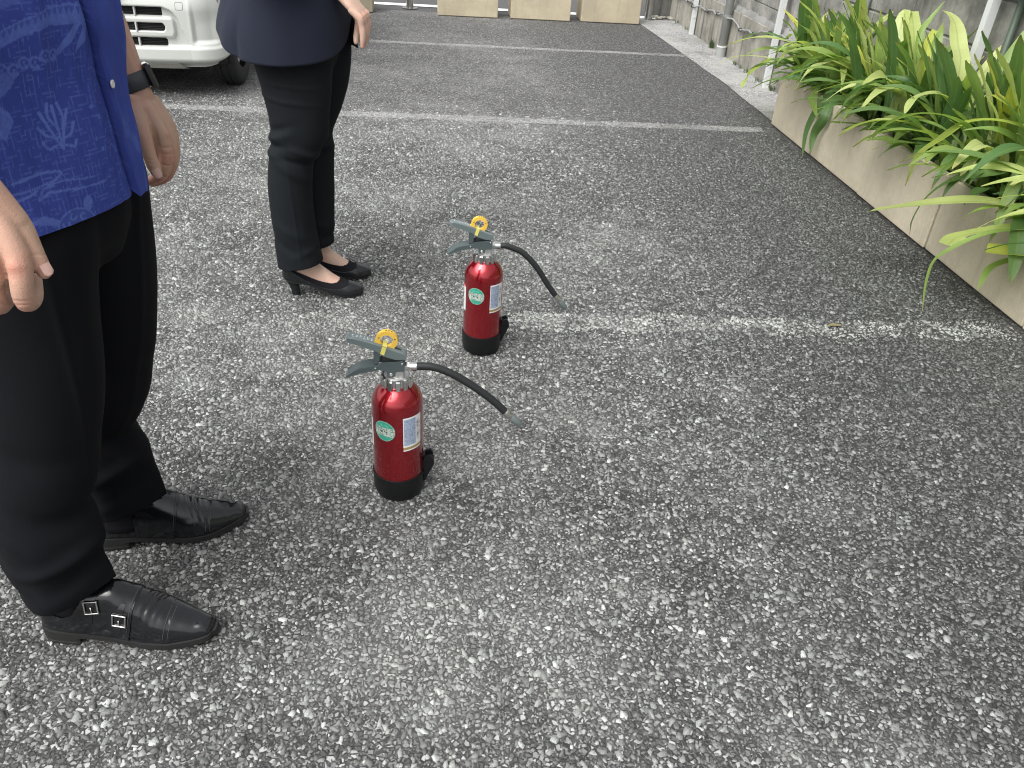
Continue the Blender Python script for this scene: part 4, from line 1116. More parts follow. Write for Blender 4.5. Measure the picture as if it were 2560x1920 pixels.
hero_leaf(P_[8], [(2.25, 3.53, .50), (2.2, 3.537, .603), (2.14, 3.552, .612), (2.08, 3.573, .582), (2.02, 3.512, .527)], .046, 2)
hero_leaf(P_[10], [(2.30, 3.0, .45), (2.25, 3.012, .599), (2.2, 3.057, .665), (2.15, 3.143, .705)], .050, 3, cut=True)
hero_leaf(P_[0], [(2.30, 5.18, .45), (2.25, 5.177, .598), (2.212, 5.118, .61), (2.175, 5.177, .589), (2.138, 5.185, .531), (2.10, 5.121, .49)], .040, 2)
hero_leaf(P_[0], [(2.31, 5.35, .40), (2.33, 5.56, .53), (2.34, 5.80, .585), (2.35, 6.05, .62)], .030, 3)
hero_leaf(P_[1], [(2.19, 4.93, .345), (2.168, 5.0, .353), (2.163, 5.08, .350), (2.160, 5.19, .340)], .03, 3, fold=.05)
# ================================================================ PEOPLE
def skin_mat(name, c, c2):
    t = NT(name); ob = t.obj()
    n = t.noise(26, 4, .6, ob); n2 = t.noise(9, 2, .5, ob)
    col = t.mix(t.n_smooth(n2, .35, .68), c, c2); col = t.mix(t.math('MULTIPLY', n, .28), col, tuple(x * .72 for x in c))
    col = t.mix(t.math('MULTIPLY', t.attr('blush'), .75), col, (c2[0] * .98, c2[1] * .62, c2[2] * .60))
    t.base(col, .44, 0, .4, Subsurface_Weight=.12, Subsurface_Scale=.006)
    t.b.inputs['Subsurface Radius'].default_value = (1., .35, .2)
    f = t.n('TexVoronoi'); f.inputs['Scale'].default_value = 520; t.link(ob, f.inputs['Vector'])
    wr = t.noise(1, 3, .6, t.mapv(ob, scale=(90, 90, 240)))
    t.link(t.bump(t.math('ADD', f.outputs['Distance'], wr), .22, .0012), t.b.inputs['Normal']); return t.m
M_skin = skin_mat('tanned_skin', (.50, .335, .245), (.52, .30, .225))
M_skinw = skin_mat('light_skin', (.60, .43, .335), (.62, .395, .31))
M_nail = simple('fingernail', (.66, .42, .36), .25, var=.05)
def cloth(name, c, c2, rough=.85, weave=900, bump=.12, sheen=.0):
    t = NT(name); ob = t.obj(); n = t.noise(5, 4, .6, ob)
    col = t.mix(n, c, c2)
    t.base(col, rough, 0, .12, Sheen_Weight=sheen, Sheen_Roughness=.5)
    tw = t.noise(1, 2, .5, t.mapv(ob, scale=(weave, weave, weave * .25)))
    t.link(t.bump(t.math('ADD', t.math('MULTIPLY', tw, .4), t.noise(16, 4, .6, ob)), bump, .004), t.b.inputs['Normal']); return t.m
M_trs = cloth('black_wool_trousers', (.0050, .0054, .0072), (.0075, .0080, .0102))
M_trsw = cloth('black_cotton_trousers', (.0085, .0105, .0128), (.0125, .0145, .0168), bump=.2)
M_jack = cloth('navy_jacket', (.015, .0185, .031), (.020, .024, .039), sheen=.05)
M_leather = simple('polished_black_leather', (.006, .0065, .008), .20, var=.2, vscale=14, bump=.02, bscale=90, spec=.4, Coat_Weight=.5, Coat_Roughness=.05)
M_leatherw = simple('soft_black_leather', (.010, .011, .013), .26, var=.2, vscale=16, bump=.06, bscale=160)
M_sole = simple('black_sole', (.012, .012, .012), .6, var=.2)
M_buckle = simple('nickel_buckle', (.62, .62, .60), .16, 1.0)
M_thread = simple('dark_thread', (.05, .05, .055), .8)
M_sock = cloth('black_sock', (.010, .0095, .012), (.015, .014, .017))
M_hair = simple('black_hair', (.012, .010, .009), .45, bump=.5, bscale=220)
M_strap = simple('dark_grey_watch_strap', (.040, .045, .052), .55, var=.06)
M_case = simple('black_watch_case', (.010, .010, .012), .12, var=.05, Coat_Weight=1.)

def folds(V, N, specs):
    """push the cloth out and in along a list of creases: (centre, direction across the crease, width, amplitude, extent)"""
    d = np.zeros(len(V))
    for c, n, w_, A, ext in specs:
        n = np.array(n, float); n /= np.linalg.norm(n); r = V - np.array(c); s = r @ n; q = r - s[:, None] * n
        d += A * np.exp(-(s / w_) ** 2) * np.exp(-(np.linalg.norm(q, axis=1) / ext) ** 2)
    return V + N * d[:, None]

def cyl_mesh_normals(o): return o

def head_parts(cx, cy, z0, s=1.0):
    """rounded head facing +x, chin at z0"""
    K = [(z0, cx + .045 * s, cy, .020 * s, .022 * s), (z0 + .02 * s, cx + .025 * s, cy, .060 * s, .048 * s), (z0 + .07 * s, cx + .008 * s, cy, .088 * s, .068 * s), (z0 + .13 * s, cx, cy, .096 * s, .076 * s),
         (z0 + .175 * s, cx - .004 * s, cy, .095 * s, .075 * s), (z0 + .21 * s, cx - .006 * s, cy, .075 * s, .060 * s), (z0 + .228 * s, cx - .008 * s, cy, .030 * s, .025 * s)]
    fx = cx + .09 * s
    caps = capsules([[(fx - .004 * s, cy, z0 + .13 * s, .008 * s), (fx + .012 * s, cy, z0 + .095 * s, .012 * s), (fx + .010 * s, cy, z0 + .085 * s, .013 * s)],
                     [(fx - .014 * s, cy - .020 * s, z0 + .052 * s, .006 * s), (fx - .004 * s, cy, z0 + .052 * s, .008 * s), (fx - .014 * s, cy + .020 * s, z0 + .052 * s, .006 * s)],
                     [(cx - .004 * s, cy - .077 * s, z0 + .115 * s, .010 * s), (cx - .010 * s, cy - .083 * s, z0 + .085 * s, .012 * s)], [(cx - .004 * s, cy + .077 * s, z0 + .115 * s, .010 * s), (cx - .010 * s, cy + .083 * s, z0 + .085 * s, .012 * s)],
                     [(cx - .02 * s, cy, z0 - .07 * s, .056 * s), (cx - .012 * s, cy, z0 + .06 * s, .054 * s)]])
    return [ring_loft(K, 32, 30), caps]
def face_bits(root, cx, cy, z0, s, long_hair):
    for sy in (-1, 1):
        mb = MB(); V, F = lathe_vf([(.001, -.011), (.008, -.0075), (.011, 0), (.008, .0075), (.001, .011)], 14); mb.add(np.array(V) * s + [cx + .080 * s, cy + sy * .031 * s, z0 + .113 * s], F)
        mb.build('eye', simple('eye_white', (.6, .58, .56), .2) if 'eye_white' not in bpy.data.materials else bpy.data.materials['eye_white'], root, smooth=True, world=True)
    K = [(z0 + (.10 if not long_hair else .02) * s, cx - .03 * s, cy, .075 * s, .080 * s), (z0 + .14 * s, cx - .012 * s, cy, .095 * s, .085 * s), (z0 + .19 * s, cx - .008 * s, cy, .097 * s, .082 * s), (z0 + .225 * s, cx - .010 * s, cy, .072 * s, .062 * s), (z0 + .243 * s, cx - .012 * s, cy, .02 * s, .02 * s)]
    V, F = ring_loft(K, 40, 30); V = np.array(V); V += vnoise(V, 60, 3)[:, None] * .004; mesh('hair', V, F, M_hair, root, world=True)

def join_mesh(name, parts, m, root, pink=()):
    mb = MB()
    for V, F in parts: mb.add(V, F)
    V = np.array(mb.V); b = np.zeros(len(V))
    for p in pink: b = np.maximum(b, p[4] * np.exp(-(np.linalg.norm(V - np.array(p[:3]), axis=1) / p[3]) ** 2))
    return mesh(name, V, mb.F, m, root, world=True, attrs={'blush': b})

def nail(root, tip, axis, out, w_, l_, mat=None):
    a = np.array(axis, float); a /= np.linalg.norm(a); o = np.array(out, float); o -= a * (o @ a); o /= np.linalg.norm(o); b = np.cross(a, o); V = []; 
    for i in range(6):
        for j in range(7):
            u = (j / 6 - .5) * 2; v = i / 5; ww = w_ * (1 if v < .75 else math.sqrt(max(0, 1 - ((v - .75) / .30) ** 2)))
            V.append(np.array(tip) + a * l_ * (v - .6) + b * ww * u * .5 + o * (.0012 - .0016 * u * u - .0008 * max(0, v - .7)))
    return mesh('fingernail', V, grid_faces(6, 7), mat or M_nail, root, world=True)

# ---------------------------------------------------------------- man in the blue shirt
man = thing('person', 'man in a blue patterned shirt, black trousers and black buckled shoes, wearing a dark watch', 'person', (-.66, 1.27, 0))
MX = -.645
# trousers
near = [(.040, -.722, 1.145, .090, .079), (.125, -.720, 1.147, .092, .080), (.15, -.724, 1.148, .092, .080), (.20, -.731, 1.15, .091, .080), (.255, -.730, 1.15, .094, .080), (.29, -.727, 1.152, .093, .080), (.335, -.728, 1.154, .084, .078),
        (.37, -.716, 1.156, .092, .079), (.46, -.691, 1.160, .094, .082), (.59, -.667, 1.165, .101, .087), (.74, -.654, 1.172, .106, .094), (.86, -.645, 1.185, .118, .100), (.94, -.645, 1.21, .12, .10)]
farl = [(.040, -.708, 1.405, .092, .080), (.125, -.706, 1.405, .094, .081), (.143, -.705, 1.405, .093, .081), (.205, -.709, 1.403, .091, .081), (.271, -.722, 1.40, .094, .080), (.321, -.728, 1.398, .090, .078), (.362, -.711, 1.396, .092, .079), (.42, -.686, 1.394, .094, .081),
        (.51, -.662, 1.390, .097, .085), (.59, -.648, 1.386, .100, .088), (.65, -.638, 1.382, .102, .091), (.74, -.628, 1.376, .105, .096), (.87, -.620, 1.36, .112, .102), (.94, -.63, 1.33, .12, .10)]
pel = [(.77, -.640, 1.272, .10, .13), (.83, -.640, 1.272, .122, .172), (.92, -.642, 1.27, .128, .172), (1.0, -.645, 1.27, .125, .162)]
V, N, F = remesh([ring_loft(near, 48, 60), ring_loft(farl, 48, 60), ring_loft(pel, 48, 24)], .0055, 3)
def hemshift(V, c, k):
    m = (np.hypot(V[:, 0] - c[0], V[:, 1] - c[1]) < .14); s = m * (1 - sstep(V[:, 2], .12, .26)); V[:, 2] += s * k * (V[:, 0] - c[0]); return V
def press(V, c, r, z0, z1):
    """pressed crease: the round leg tightens to a lens shape with a front and back edge towards the hem"""
    x = (V[:, 0] - c[0]) / r[0]; y = (V[:, 1] - c[1]) / r[1]; m = (np.hypot(x, y) < 1.6) * (1 - sstep(V[:, 2], z0, z1))
    xa = np.clip(np.abs(x), 0, .995); f = (1 - xa ** 1.75) / np.sqrt(1 - xa ** 2) * 1.02
    V = V.copy(); V[:, 1] = c[1] + (V[:, 1] - c[1]) * (1 + m * (f - 1)); V[:, 0] = c[0] + (V[:, 0] - c[0]) * (1 + m * .05 * np.clip(np.abs(x), 0, 1)); return V
V = press(V, (-.726, 1.148), (.093, .080), .14, .36); V = press(V, (-.708, 1.404), (.094, .081), .14, .36)
V = folds(V, N, [((-.63, 1.10, .262), (-.35, 0, 1), .016, .009, .07), ((-.65, 1.09, .205), (-.6, 0, 1), .020, -.008, .06), ((-.68, 1.07, .235), (-.2, 0, 1), .014, .008, .10), ((-.76, 1.08, .30), (.7, 0, 1), .022, .005, .07), ((-.70, 1.07, .345), (.5, 0, 1), .025, -.005, .08),
                 ((-.80, 1.10, .20), (.5, 0, 1), .018, .007, .08), ((-.72, 1.07, .15), (-.3, 0, 1), .02, .006, .09), ((-.66, 1.33, .255), (-.4, 0, 1), .016, .011, .09), ((-.64, 1.33, .20), (-.7, 0, 1), .02, -.009, .08), ((-.70, 1.34, .16), (-.5, 0, 1), .016, .006, .09),
                 ((-.67, 1.32, .33), (.5, 0, 1), .025, -.007, .09), ((-.66, 1.08, .47), (.25, 0, 1), .03, -.005, .10), ((-.62, 1.30, .50), (.3, 0, 1), .03, -.005, .10), ((-.60, 1.09, .80), (1, 0, .6), .022, .004, .12),
                 ((-.545, 1.34, .62), (0, 1, .03), .006, .0035, .35), ((-.565, 1.10, .62), (.6, 1, .03), .006, .003, .35)])
V += N * (vnoise(V * [1, 1, .45], 22, 9) * .0022)[:, None]
def hem_cut(o, cuts):
    """trim each leg with its own plane so the hem is a clean open edge: (centre, slope along x, y range)"""
    bm = bmesh.new(); bm.from_mesh(o.data); off_ = Vector(parent_world(o.parent))
    for (cx_, cz_), k_, (ya, yb_) in cuts:
        fs = [f for f in bm.faces if ya < f.calc_center_median().y + off_.y < yb_ and f.calc_center_median().z + off_.z < .34]
        geom = list({v for f in fs for v in f.verts}) + list({e for f in fs for e in f.edges}) + fs
        n_ = Vector((-k_, 0, 1)).normalized()
        bmesh.ops.bisect_plane(bm, geom=geom, plane_co=Vector((cx_, 0, cz_)) - Vector((off_.x, 0, off_.z)), plane_no=n_, clear_inner=True)
    bm.to_mesh(o.data); bm.free(); o.data.polygons.foreach_set('use_smooth', [True] * len(o.data.polygons))
    md = o.modifiers.new('thickness', 'SOLIDIFY'); md.thickness = .0028; md.offset = -1
    return o
hem_cut(mesh('trousers', V, F, M_trs, man, world=True), [((-.722, .132), .16, (.9, 1.275)), ((-.708, .126), .10, (1.275, 1.7))])

# shirt: one wrapped sheet, right front lies under the left front along the button edge
TH0 = lambda z: np.interp(z, [.87, .95, 1.05, 1.12, 1.2], [.02, -.04, -.10, -.19, -.30])          # placket angle
SK = [(.850, MX, 1.27, .154, .196), (.95, MX, 1.27, .151, .192), (1.05, MX, 1.27, .150, .190), (1.16, MX + .006, 1.268, .158, .196), (1.28, MX + .004, 1.27, .145, .202), (1.38, MX - .003, 1.27, .112, .205), (1.435, MX - .008, 1.27, .085, .13), (1.465, MX - .012, 1.27, .066, .070)]
na = 620; nz = 300
th = np.concatenate([np.linspace(-math.pi, -1.6, 60)[:-1], np.linspace(-1.6, .9, 500)[:-1], np.linspace(.9, math.pi, 62)[:-1]]); na = len(th)
vz = np.concatenate([np.linspace(0, .72, 230)[:-1], np.linspace(.72, 1, 40)]); nz = len(vz)
TH, VZ = np.meshgrid(th, vz, indexing='xy')
# hem height around the body: nearly level, corners of the two fronts rounded off
dth = TH - .0
hem = .868 + .010 * np.cos(TH) - .004 * np.sin(3 * TH) + np.where(dth < 0, .012 * np.exp(-(dth / .07) ** 2), -.004 + .010 * sstep(dth, .25, .6) * (1 - sstep(dth, .6, 1.1)))
ZZ = hem + (1.465 - hem) * VZ
K = lerp_keys(SK, ZZ.ravel()); kx, ky, ka, kb = [K[:, i].reshape(ZZ.shape) for i in range(4)]
thp = TH.copy(); TH = TH + TH0(ZZ) * np.exp(-(TH / .75) ** 2)
TH = TH - .04 * np.exp(-(thp / .04) ** 2) * (thp >= -1e-9)
r_add = -.022 * np.exp(-((thp + .022) / .030) ** 2) * (thp < -1e-9) + np.where(thp >= -1e-9, .0075 * (1 - sstep(thp, .55, 1.2)), 0) + .0020 * np.exp(-((thp - .13) / .02) ** 2) * (thp > 0)
P3 = np.stack([kx + ka * np.cos(TH), ky + kb * np.sin(TH), ZZ], -1).reshape(-1, 3)
wr = vnoise(np.c_[TH.ravel() * 5.5, ZZ.ravel() * 4.2, ZZ.ravel() * 0], 1, 31) * .0058 + vnoise(np.c_[TH.ravel() * 16 + ZZ.ravel() * 5, ZZ.ravel() * 9, ZZ.ravel() * 0], 1, 32) * .0026
wr = wr + (np.where(thp > 0, 1, 0) * (np.sin(ZZ * 42) * .0032 * np.exp(-((thp - .45) / .3) ** 2) + np.sin(ZZ * 95 + 1) * .0012 * np.exp(-(thp / .12) ** 2))).ravel()
wr = wr * (.25 + .75 * sstep((ZZ - hem).ravel(), 0, .10))
nrm = np.stack([np.cos(TH) / ka, np.sin(TH) / kb, np.zeros_like(TH)], -1).reshape(-1, 3); nrm /= np.linalg.norm(nrm, axis=1)[:, None]
P3 = P3 + nrm * (r_add.ravel() + wr)[:, None]
# printed pattern in cloth coordinates: S = arc length from the body centre line (metres), Z = height
ds = np.hypot(.150 * np.sin(th), .192 * np.cos(th)); S1 = np.r_[0, np.cumsum((ds[1:] + ds[:-1]) / 2 * np.diff(th))]; S1 -= np.interp(0, th, S1)
S = np.interp(TH.ravel(), th, S1); Zp = ZZ.ravel(); pr = np.zeros(len(S)); right = (thp.ravel() < 0)
def blob(poly, val=.75, edge=.0008):
    """filled polygon"""
    global pr
    P = np.array(poly, float); box = (S > P[:, 0].min() - .002) & (S < P[:, 0].max() + .002) & (Zp > P[:, 1].min() - .002) & (Zp < P[:, 1].max() + .002) & right
    idx = np.where(box)[0]
    if len(idx) == 0: return
    x, y = S[idx], Zp[idx]; ins = np.zeros(len(idx), bool); j = len(P) - 1
    for i in range(len(P)):
        c = ((P[i, 1] > y) != (P[j, 1] > y)) & (x < (P[j, 0] - P[i, 0]) * (y - P[i, 1]) / (P[j, 1] - P[i, 1] + 1e-12) + P[i, 0]); ins ^= c; j = i
    pr[idx[ins]] = val
def stroke(pts, w0, w1=None, val=.75, n=60, side=None):
    global pr
    Q = spline(np.c_[np.array(pts, float), np.zeros(len(pts))], n)[:, :2]; wv = np.linspace(w0, w0 if w1 is None else w1, n)
    box = (S > Q[:, 0].min() - .01) & (S < Q[:, 0].max() + .01) & (Zp > Q[:, 1].min() - .01) & (Zp < Q[:, 1].max() + .01) & (right if side is None else side)
    idx = np.where(box)[0]
    if len(idx) == 0: return
    best = np.full(len(idx), False)
    for q, ww in zip(Q, wv): best |= np.hypot(S[idx] - q[0], Zp[idx] - q[1]) < ww
    pr[idx[best]] = np.maximum(pr[idx[best]], val) if val > 0 else 0
# slub cross-hatch
for k in range(1900):
    s0 = rng.uniform(-.34, -.0); z0 = rng.uniform(.865, 1.22); l = rng.uniform(.005, .017); sl_ = -.10
    if k % 2: a_, b_ = (s0, z0), (s0 + l, z0 + l * .02)
    else: a_, b_ = (s0, z0), (s0 + l * .02, z0 + l)
    a_ = (round(a_[0] / .0062) * .0062, a_[1]) if k % 2 == 0 else (a_[0], round(a_[1] / .0062) * .0062)
    b_ = (a_[0] + .0005, a_[1] + l) if k % 2 == 0 else (a_[0] + l, a_[1] + .0006)
    box = (np.abs((S - a_[0]) * (1 if k % 2 == 0 else 0) + (Zp - a_[1]) * (0 if k % 2 == 0 else 1)) < .0007) & ((Zp > a_[1]) & (Zp < b_[1]) if k % 2 == 0 else (S > a_[0]) & (S < b_[0])) & right
    pr[box] = np.maximum(pr[box], rng.uniform(.22, .5))
# coral sprig
for (a_, b_, c_) in (((-.128, .983), (-.140, 1.010), (-.150, 1.036)), ((-.128, .983), (-.130, 1.012), (-.132, 1.042)), ((-.128, .983), (-.122, 1.010), (-.112, 1.034)), ((-.132, 1.0), (-.146, 1.004), (-.156, 1.016)), ((-.126, .998), (-.114, 1.002), (-.106, 1.016)), ((-.132, 1.015), (-.140, 1.030), (-.138, 1.046)), ((-.124, 1.010), (-.120, 1.026), (-.124, 1.044)), ((-.134, .990), (-.148, .987), (-.154, .996)), ((-.124, .988), (-.112, .985), (-.108, .992))):
    stroke([a_, b_, c_], .0014, .0024, .7)
# leaf
blob([(-.200, 1.006), (-.193, 1.016), (-.184, 1.030), (-.187, 1.042), (-.196, 1.052), (-.205, 1.036), (-.206, 1.018)], .62)
stroke([(-.200, 1.008), (-.195, 1.028), (-.197, 1.048)], .0008, None, .25)
for q in (1.018, 1.028, 1.038): stroke([(-.204, q + .006), (-.196, q), (-.188, q + .006)], .0006, None, .3)
# water lines
for pts, a_, b_ in ((((-.225, .934), (-.190, .937), (-.150, .945), (-.140, .953), (-.165, .957), (-.205, .950)), .0012, .0026), (((-.178, .922), (-.165, .928), (-.148, .928), (-.120, .926), (-.090, .924), (-.062, .927)), .0022, .0010), (((-.178, .922), (-.170, .934), (-.145, .941), (-.115, .938), (-.085, .935)), .0020, .0008), (((-.215, .925), (-.195, .928), (-.178, .935)), .001, .002)):
    stroke(pts, a_, b_, .68)
# small turtle at the hem
def ell(cx_, cz_, rx_, rz_, rot, n=40):
    return [(cx_ + rx_ * math.cos(t_) * math.cos(rot) - rz_ * math.sin(t_) * math.sin(rot), cz_ + rx_ * math.cos(t_) * math.sin(rot) + rz_ * math.sin(t_) * math.cos(rot)) for t_ in np.arange(n) / n * 2 * math.pi]
blob(ell(-.136, .873, .030, .027, .2), .62); blob(ell(-.136, .873, .0275, .0245, .2), .12)
for k in range(7):
    a_ = k / 7 * 6.28; cx_, cz_ = -.136 + .018 * math.cos(a_), .873 + .016 * math.sin(a_)
    stroke([(cx_ + .0045 * math.cos(b_), cz_ + .0045 * math.sin(b_)) for b_ in np.linspace(a_, a_ + 4.2, 6)], .0012, .0018, .66)
blob(ell(-.132, .872, .008, .006, .5), .6)
blob([(-.160, .890), (-.178, .899), (-.196, .896), (-.208, .886), (-.190, .889), (-.172, .884), (-.163, .880)], .62)
for k in range(6): stroke([(-.168 - k * .006, .894), (-.169 - k * .006, .888)], .0009, None, .2, 6)
blob(ell(-.113, .902, .0075, .0105, -.3), .62); stroke([(-.117, .900), (-.113, .904), (-.109, .899)], .0008, None, .2)
blob([(-.108, .880), (-.095, .876), (-.080, .868), (-.092, .870), (-.106, .870)], .6)
# large turtle band across the chest
def band(top, bot, val):
    blob(list(top) + list(bot)[::-1], val)
tp = [(-.30, 1.060), (-.24, 1.110), (-.20, 1.130), (-.171, 1.146), (-.144, 1.156), (-.115, 1.164), (-.083, 1.166), (-.045, 1.160)]; bt = [(-.30, 1.035), (-.24, 1.088), (-.20, 1.110), (-.174, 1.126), (-.148, 1.136), (-.119, 1.142), (-.088, 1.141), (-.050, 1.134)]
band(tp, bt, .60)
tpS, btS = spline(np.c_[np.array(tp), np.zeros(8)], 30), spline(np.c_[np.array(bt), np.zeros(8)], 30)
for k in range(28):
    a_, b_, c_ = tpS[k, :2], tpS[k + 1, :2], btS[k, :2]; m_ = (a_ + b_) / 2 * .45 + (btS[k, :2] + btS[k + 1, :2]) / 2 * .55
    blob([a_ * .85 + c_ * .15, b_ * .85 + btS[k + 1, :2] * .15, m_], .15)
stroke([p * .28 + q * .72 for p, q in zip(tpS[:, :2], btS[:, :2])], .0012, None, .12, 120)
band([(x, z + .055) for x, z in tp], [(x, z + .020) for x, z in tp], .34)
for k in range(9):
    cx_, cz_ = -.225 + k * .0135, 1.078 + .028 * (k / 8) ** .8 + .004 * (k % 2)
    stroke([(cx_ + .0065 * math.cos(b_), cz_ + .0065 * math.sin(b_)) for b_ in np.linspace(.4, 5.2, 7)], .0014, .0024, .58); blob(ell(cx_, cz_, .0022, .0022, 0), .5)
blob([(-.27, 1.03), (-.22, 1.078), (-.19, 1.090), (-.170, 1.086), (-.178, 1.072), (-.195, 1.058), (-.22, 1.03), (-.25, 1.0)], .52)
for k in range(8): blob(ell(-.235 + k * .007, 1.058 + k * .0032, .0016, .0016, 0), .15)
blob([(-.077, 1.141), (-.070, 1.139), (-.082, 1.124), (-.104, 1.106), (-.128, 1.098), (-.104, 1.116), (-.090, 1.132)], .62)
blob([(-.064, 1.140), (-.055, 1.137), (-.060, 1.120), (-.085, 1.103), (-.077, 1.118)], .62)
for (a_, b_) in ((-.071, 1.029), (-.062, 1.015), (-.075, .986), (-.067, .969), (-.052, .99)): blob(ell(a_, b_, .0025, .0032, 0), .55)
stroke([(-.055, .955), (-.04, .968), (-.03, .955)], .0012, .002, .4)
# left front: faint brushy strokes
lf = (thp.ravel() > .03) & (thp.ravel() < 1.3)
n_l = vnoise(np.c_[thp.ravel() * 14, Zp * 40, S * 0], 1, 51); n_l2 = vnoise(np.c_[S * 40, Zp * 24, S * 0], 1, 52)
pr[lf] = np.clip(.12 + .30 * sstep(n_l[lf], .25, .6) * sstep(n_l2[lf], -.3, .5), 0, 1)
def shirt_mat():
    t = NT('blue_printed_cotton'); p = t.attr('printed'); ob = t.obj()
    n = t.noise(6, 3, .5, ob)
    ground_c = t.mix(n, (.038, .058, .265), (.047, .069, .30))
    fine = t.noise(1, 2, .5, t.mapv(ob, scale=(700, 700, 120))); fine2 = t.noise(1, 2, .5, t.mapv(ob, scale=(120, 120, 800)))
    g2 = t.mix(t.math('MULTIPLY', t.n_smooth(t.math('MAXIMUM', fine, fine2), .58, .72), .30), ground_c, (.065, .095, .36))
    col = t.mix(p, g2, (.125, .19, .53))
    t.base(col, .85, 0, .10)
    t.link(t.bump(t.math('ADD', fine, fine2), .10, .002), t.b.inputs['Normal']); return t.m
batik = vnoise(np.c_[S * 330, Zp * 330, S * 0], 1, 71); batik2 = vnoise(np.c_[S * 120, Zp * 120, S * 0], 1, 72)
pr = np.clip(pr * (.92 + .22 * batik + .18 * batik2) - .30 * sstep(batik + batik2, .55, 1.0) * pr, 0, 1)
F = grid_faces(nz, na, True)
shirt = mesh('shirt', P3, F, shirt_mat(), man, world=True, attrs={'printed': pr})
# short sleeves
for (a_, b_) in (((-.645, 1.10, 1.375), (-.62, .985, 1.19)), ((-.645, 1.45, 1.375), (-.655, 1.545, 1.20))):
    pts = [np.array(a_) + (np.array(b_) - np.array(a_)) * q for q in np.linspace(-.1, 1, 14)]; V, F2 = tube_vf(pts, np.linspace(.075, .068, 14), 28, cap=False)
    mesh('sleeve', V, F2, shirt.data.materials[0], shirt, world=True, attrs={'printed': np.clip(vnoise(np.array(V), 30, 3), 0, .6)})
for (bz) in (1.050,):
    t0 = float(TH0(bz)) - .005; kk = lerp_keys(SK, np.array([bz]))[0]
    px, py = kk[0] + (kk[2] + .0105) * math.cos(t0), kk[1] + (kk[3] + .0105) * math.sin(t0)
    if bz == .935: continue
    V, F2 = lathe_vf([(.0058, -.001), (.0062, .0008), (.0048, .0016), (.003, .0012)], 16); V = np.array(V)[:, [2, 1, 0]]
    mb = MB(); mb.add(V + [px, py, bz], F2); mb.build('shirt_button', simple('pearl_button', (.66, .66, .63), .2) if 'pearl_button' not in bpy.data.materials else bpy.data.materials['pearl_button'], shirt, smooth=True, world=True)

# body: torso, neck, head and legs under the clothes; arms and hands in one fine surface
coarse = [ring_loft([(.80, MX, 1.27, .10, .14), (.95, MX, 1.27, .115, .155), (1.15, MX, 1.27, .115, .155), (1.30, MX, 1.27, .105, .165), (1.37, MX, 1.27, .085, .15), (1.41, MX - .01, 1.27, .06, .07)], 36, 30)] + head_parts(MX - .005, 1.27, 1.485, 1.04) + \
    [capsules([[(-.64, 1.19, .84, .08), (-.69, 1.155, .46, .055), (-.735, 1.15, .12, .030), (-.70, 1.145, .055, .020), (-.58, 1.14, .042, .020)], [(-.63, 1.36, .84, .08), (-.685, 1.39, .46, .055), (-.737, 1.40, .13, .030), (-.70, 1.41, .055, .020), (-.59, 1.43, .042, .020)],
               [(-.645, 1.12, 1.365, .055), (-.62, .985, 1.17, .042)], [(-.645, 1.42, 1.365, .055), (-.652, 1.54, 1.18, .042)]])]
Vc, Nc, Fc = remesh(coarse, .010, 3)
def hand_solid(palm, chains, arm):
    parts = [capsules(arm), capsules(chains)]
    V, F = palm; parts.append((V, F)); return parts
def blend_palm(rows):
    """rows: list of (centre, half-width vector, half-thickness vector) -> closed loft of ellipses"""
    n = 24; V = []; a = np.arange(n) / n * 2 * math.pi
    for c, hw, ht in rows:
        for t_ in a: V.append(np.array(c) + np.array(hw) * math.copysign(abs(math.cos(t_)) ** .8, math.cos(t_)) + np.array(ht) * math.copysign(abs(math.sin(t_)) ** .8, math.sin(t_)))
    m_ = len(rows); F = grid_faces(m_, n, True).tolist() + [list(range(n - 1, -1, -1)), [(m_ - 1) * n + i for i in range(n)]]
    return V, F
# left hand: hangs with its back forward, thumb toward the camera, fingers curled back
Lch = [[(-.541, 1.520, .945, .013), (-.521, 1.515, .897, .0140), (-.5200, 1.515, .850, .0130), (-.534, 1.516, .824, .0115), (-.556, 1.518, .811, .0092)],
       [(-.540, 1.540, .945, .013), (-.519, 1.540, .894, .0125), (-.5165, 1.540, .843, .0112), (-.536, 1.540, .811, .0100), (-.562, 1.541, .799, .0082)],
       [(-.541, 1.560, .945, .012), (-.521, 1.562, .893, .0118), (-.519, 1.562, .846, .0105), (-.541, 1.560, .810, .0095), (-.570, 1.559, .798, .0078)],
       [(-.543, 1.575, .945, .011), (-.524, 1.582, .896, .0105), (-.523, 1.583, .858, .0092), (-.541, 1.580, .829, .0084), (-.563, 1.578, .818, .0070)],
       [(-.560, 1.520, .955, .017), (-.546, 1.494, .912, .0155), (-.5365, 1.482, .872, .0124), (-.5300, 1.4770, .850, .0118), (-.5260, 1.475, .839, .0092)], [(-.552, 1.515, .935, .015), (-.536, 1.516, .890, .012), (-.534, 1.517, .862, .008)]]
Lpalm = blend_palm([((-.562, 1.538, .985), (0, .024, 0), (.019, 0, 0)), ((-.556, 1.541, .965), (0, .028, 0), (.019, 0, .003)), ((-.543, 1.546, .935), (0, .037, 0), (.018, 0, .004)), ((-.533, 1.549, .912), (0, .042, 0), (.016, 0, .004)), ((-.525, 1.550, .894), (0, .040, 0), (.012, 0, .002))])
Larm = [[(-.652, 1.54, 1.18, .042), (-.610, 1.548, 1.11, .043), (-.586, 1.545, 1.045, .036), (-.567, 1.540, .995, .0275), (-.557, 1.539, .962, .0260)], [(-.562, 1.522, .958, .019), (-.548, 1.505, .915, .0155)]]
V1, N1, F1 = remesh(hand_solid(Lpalm, Lch, Larm), .0019, 5)
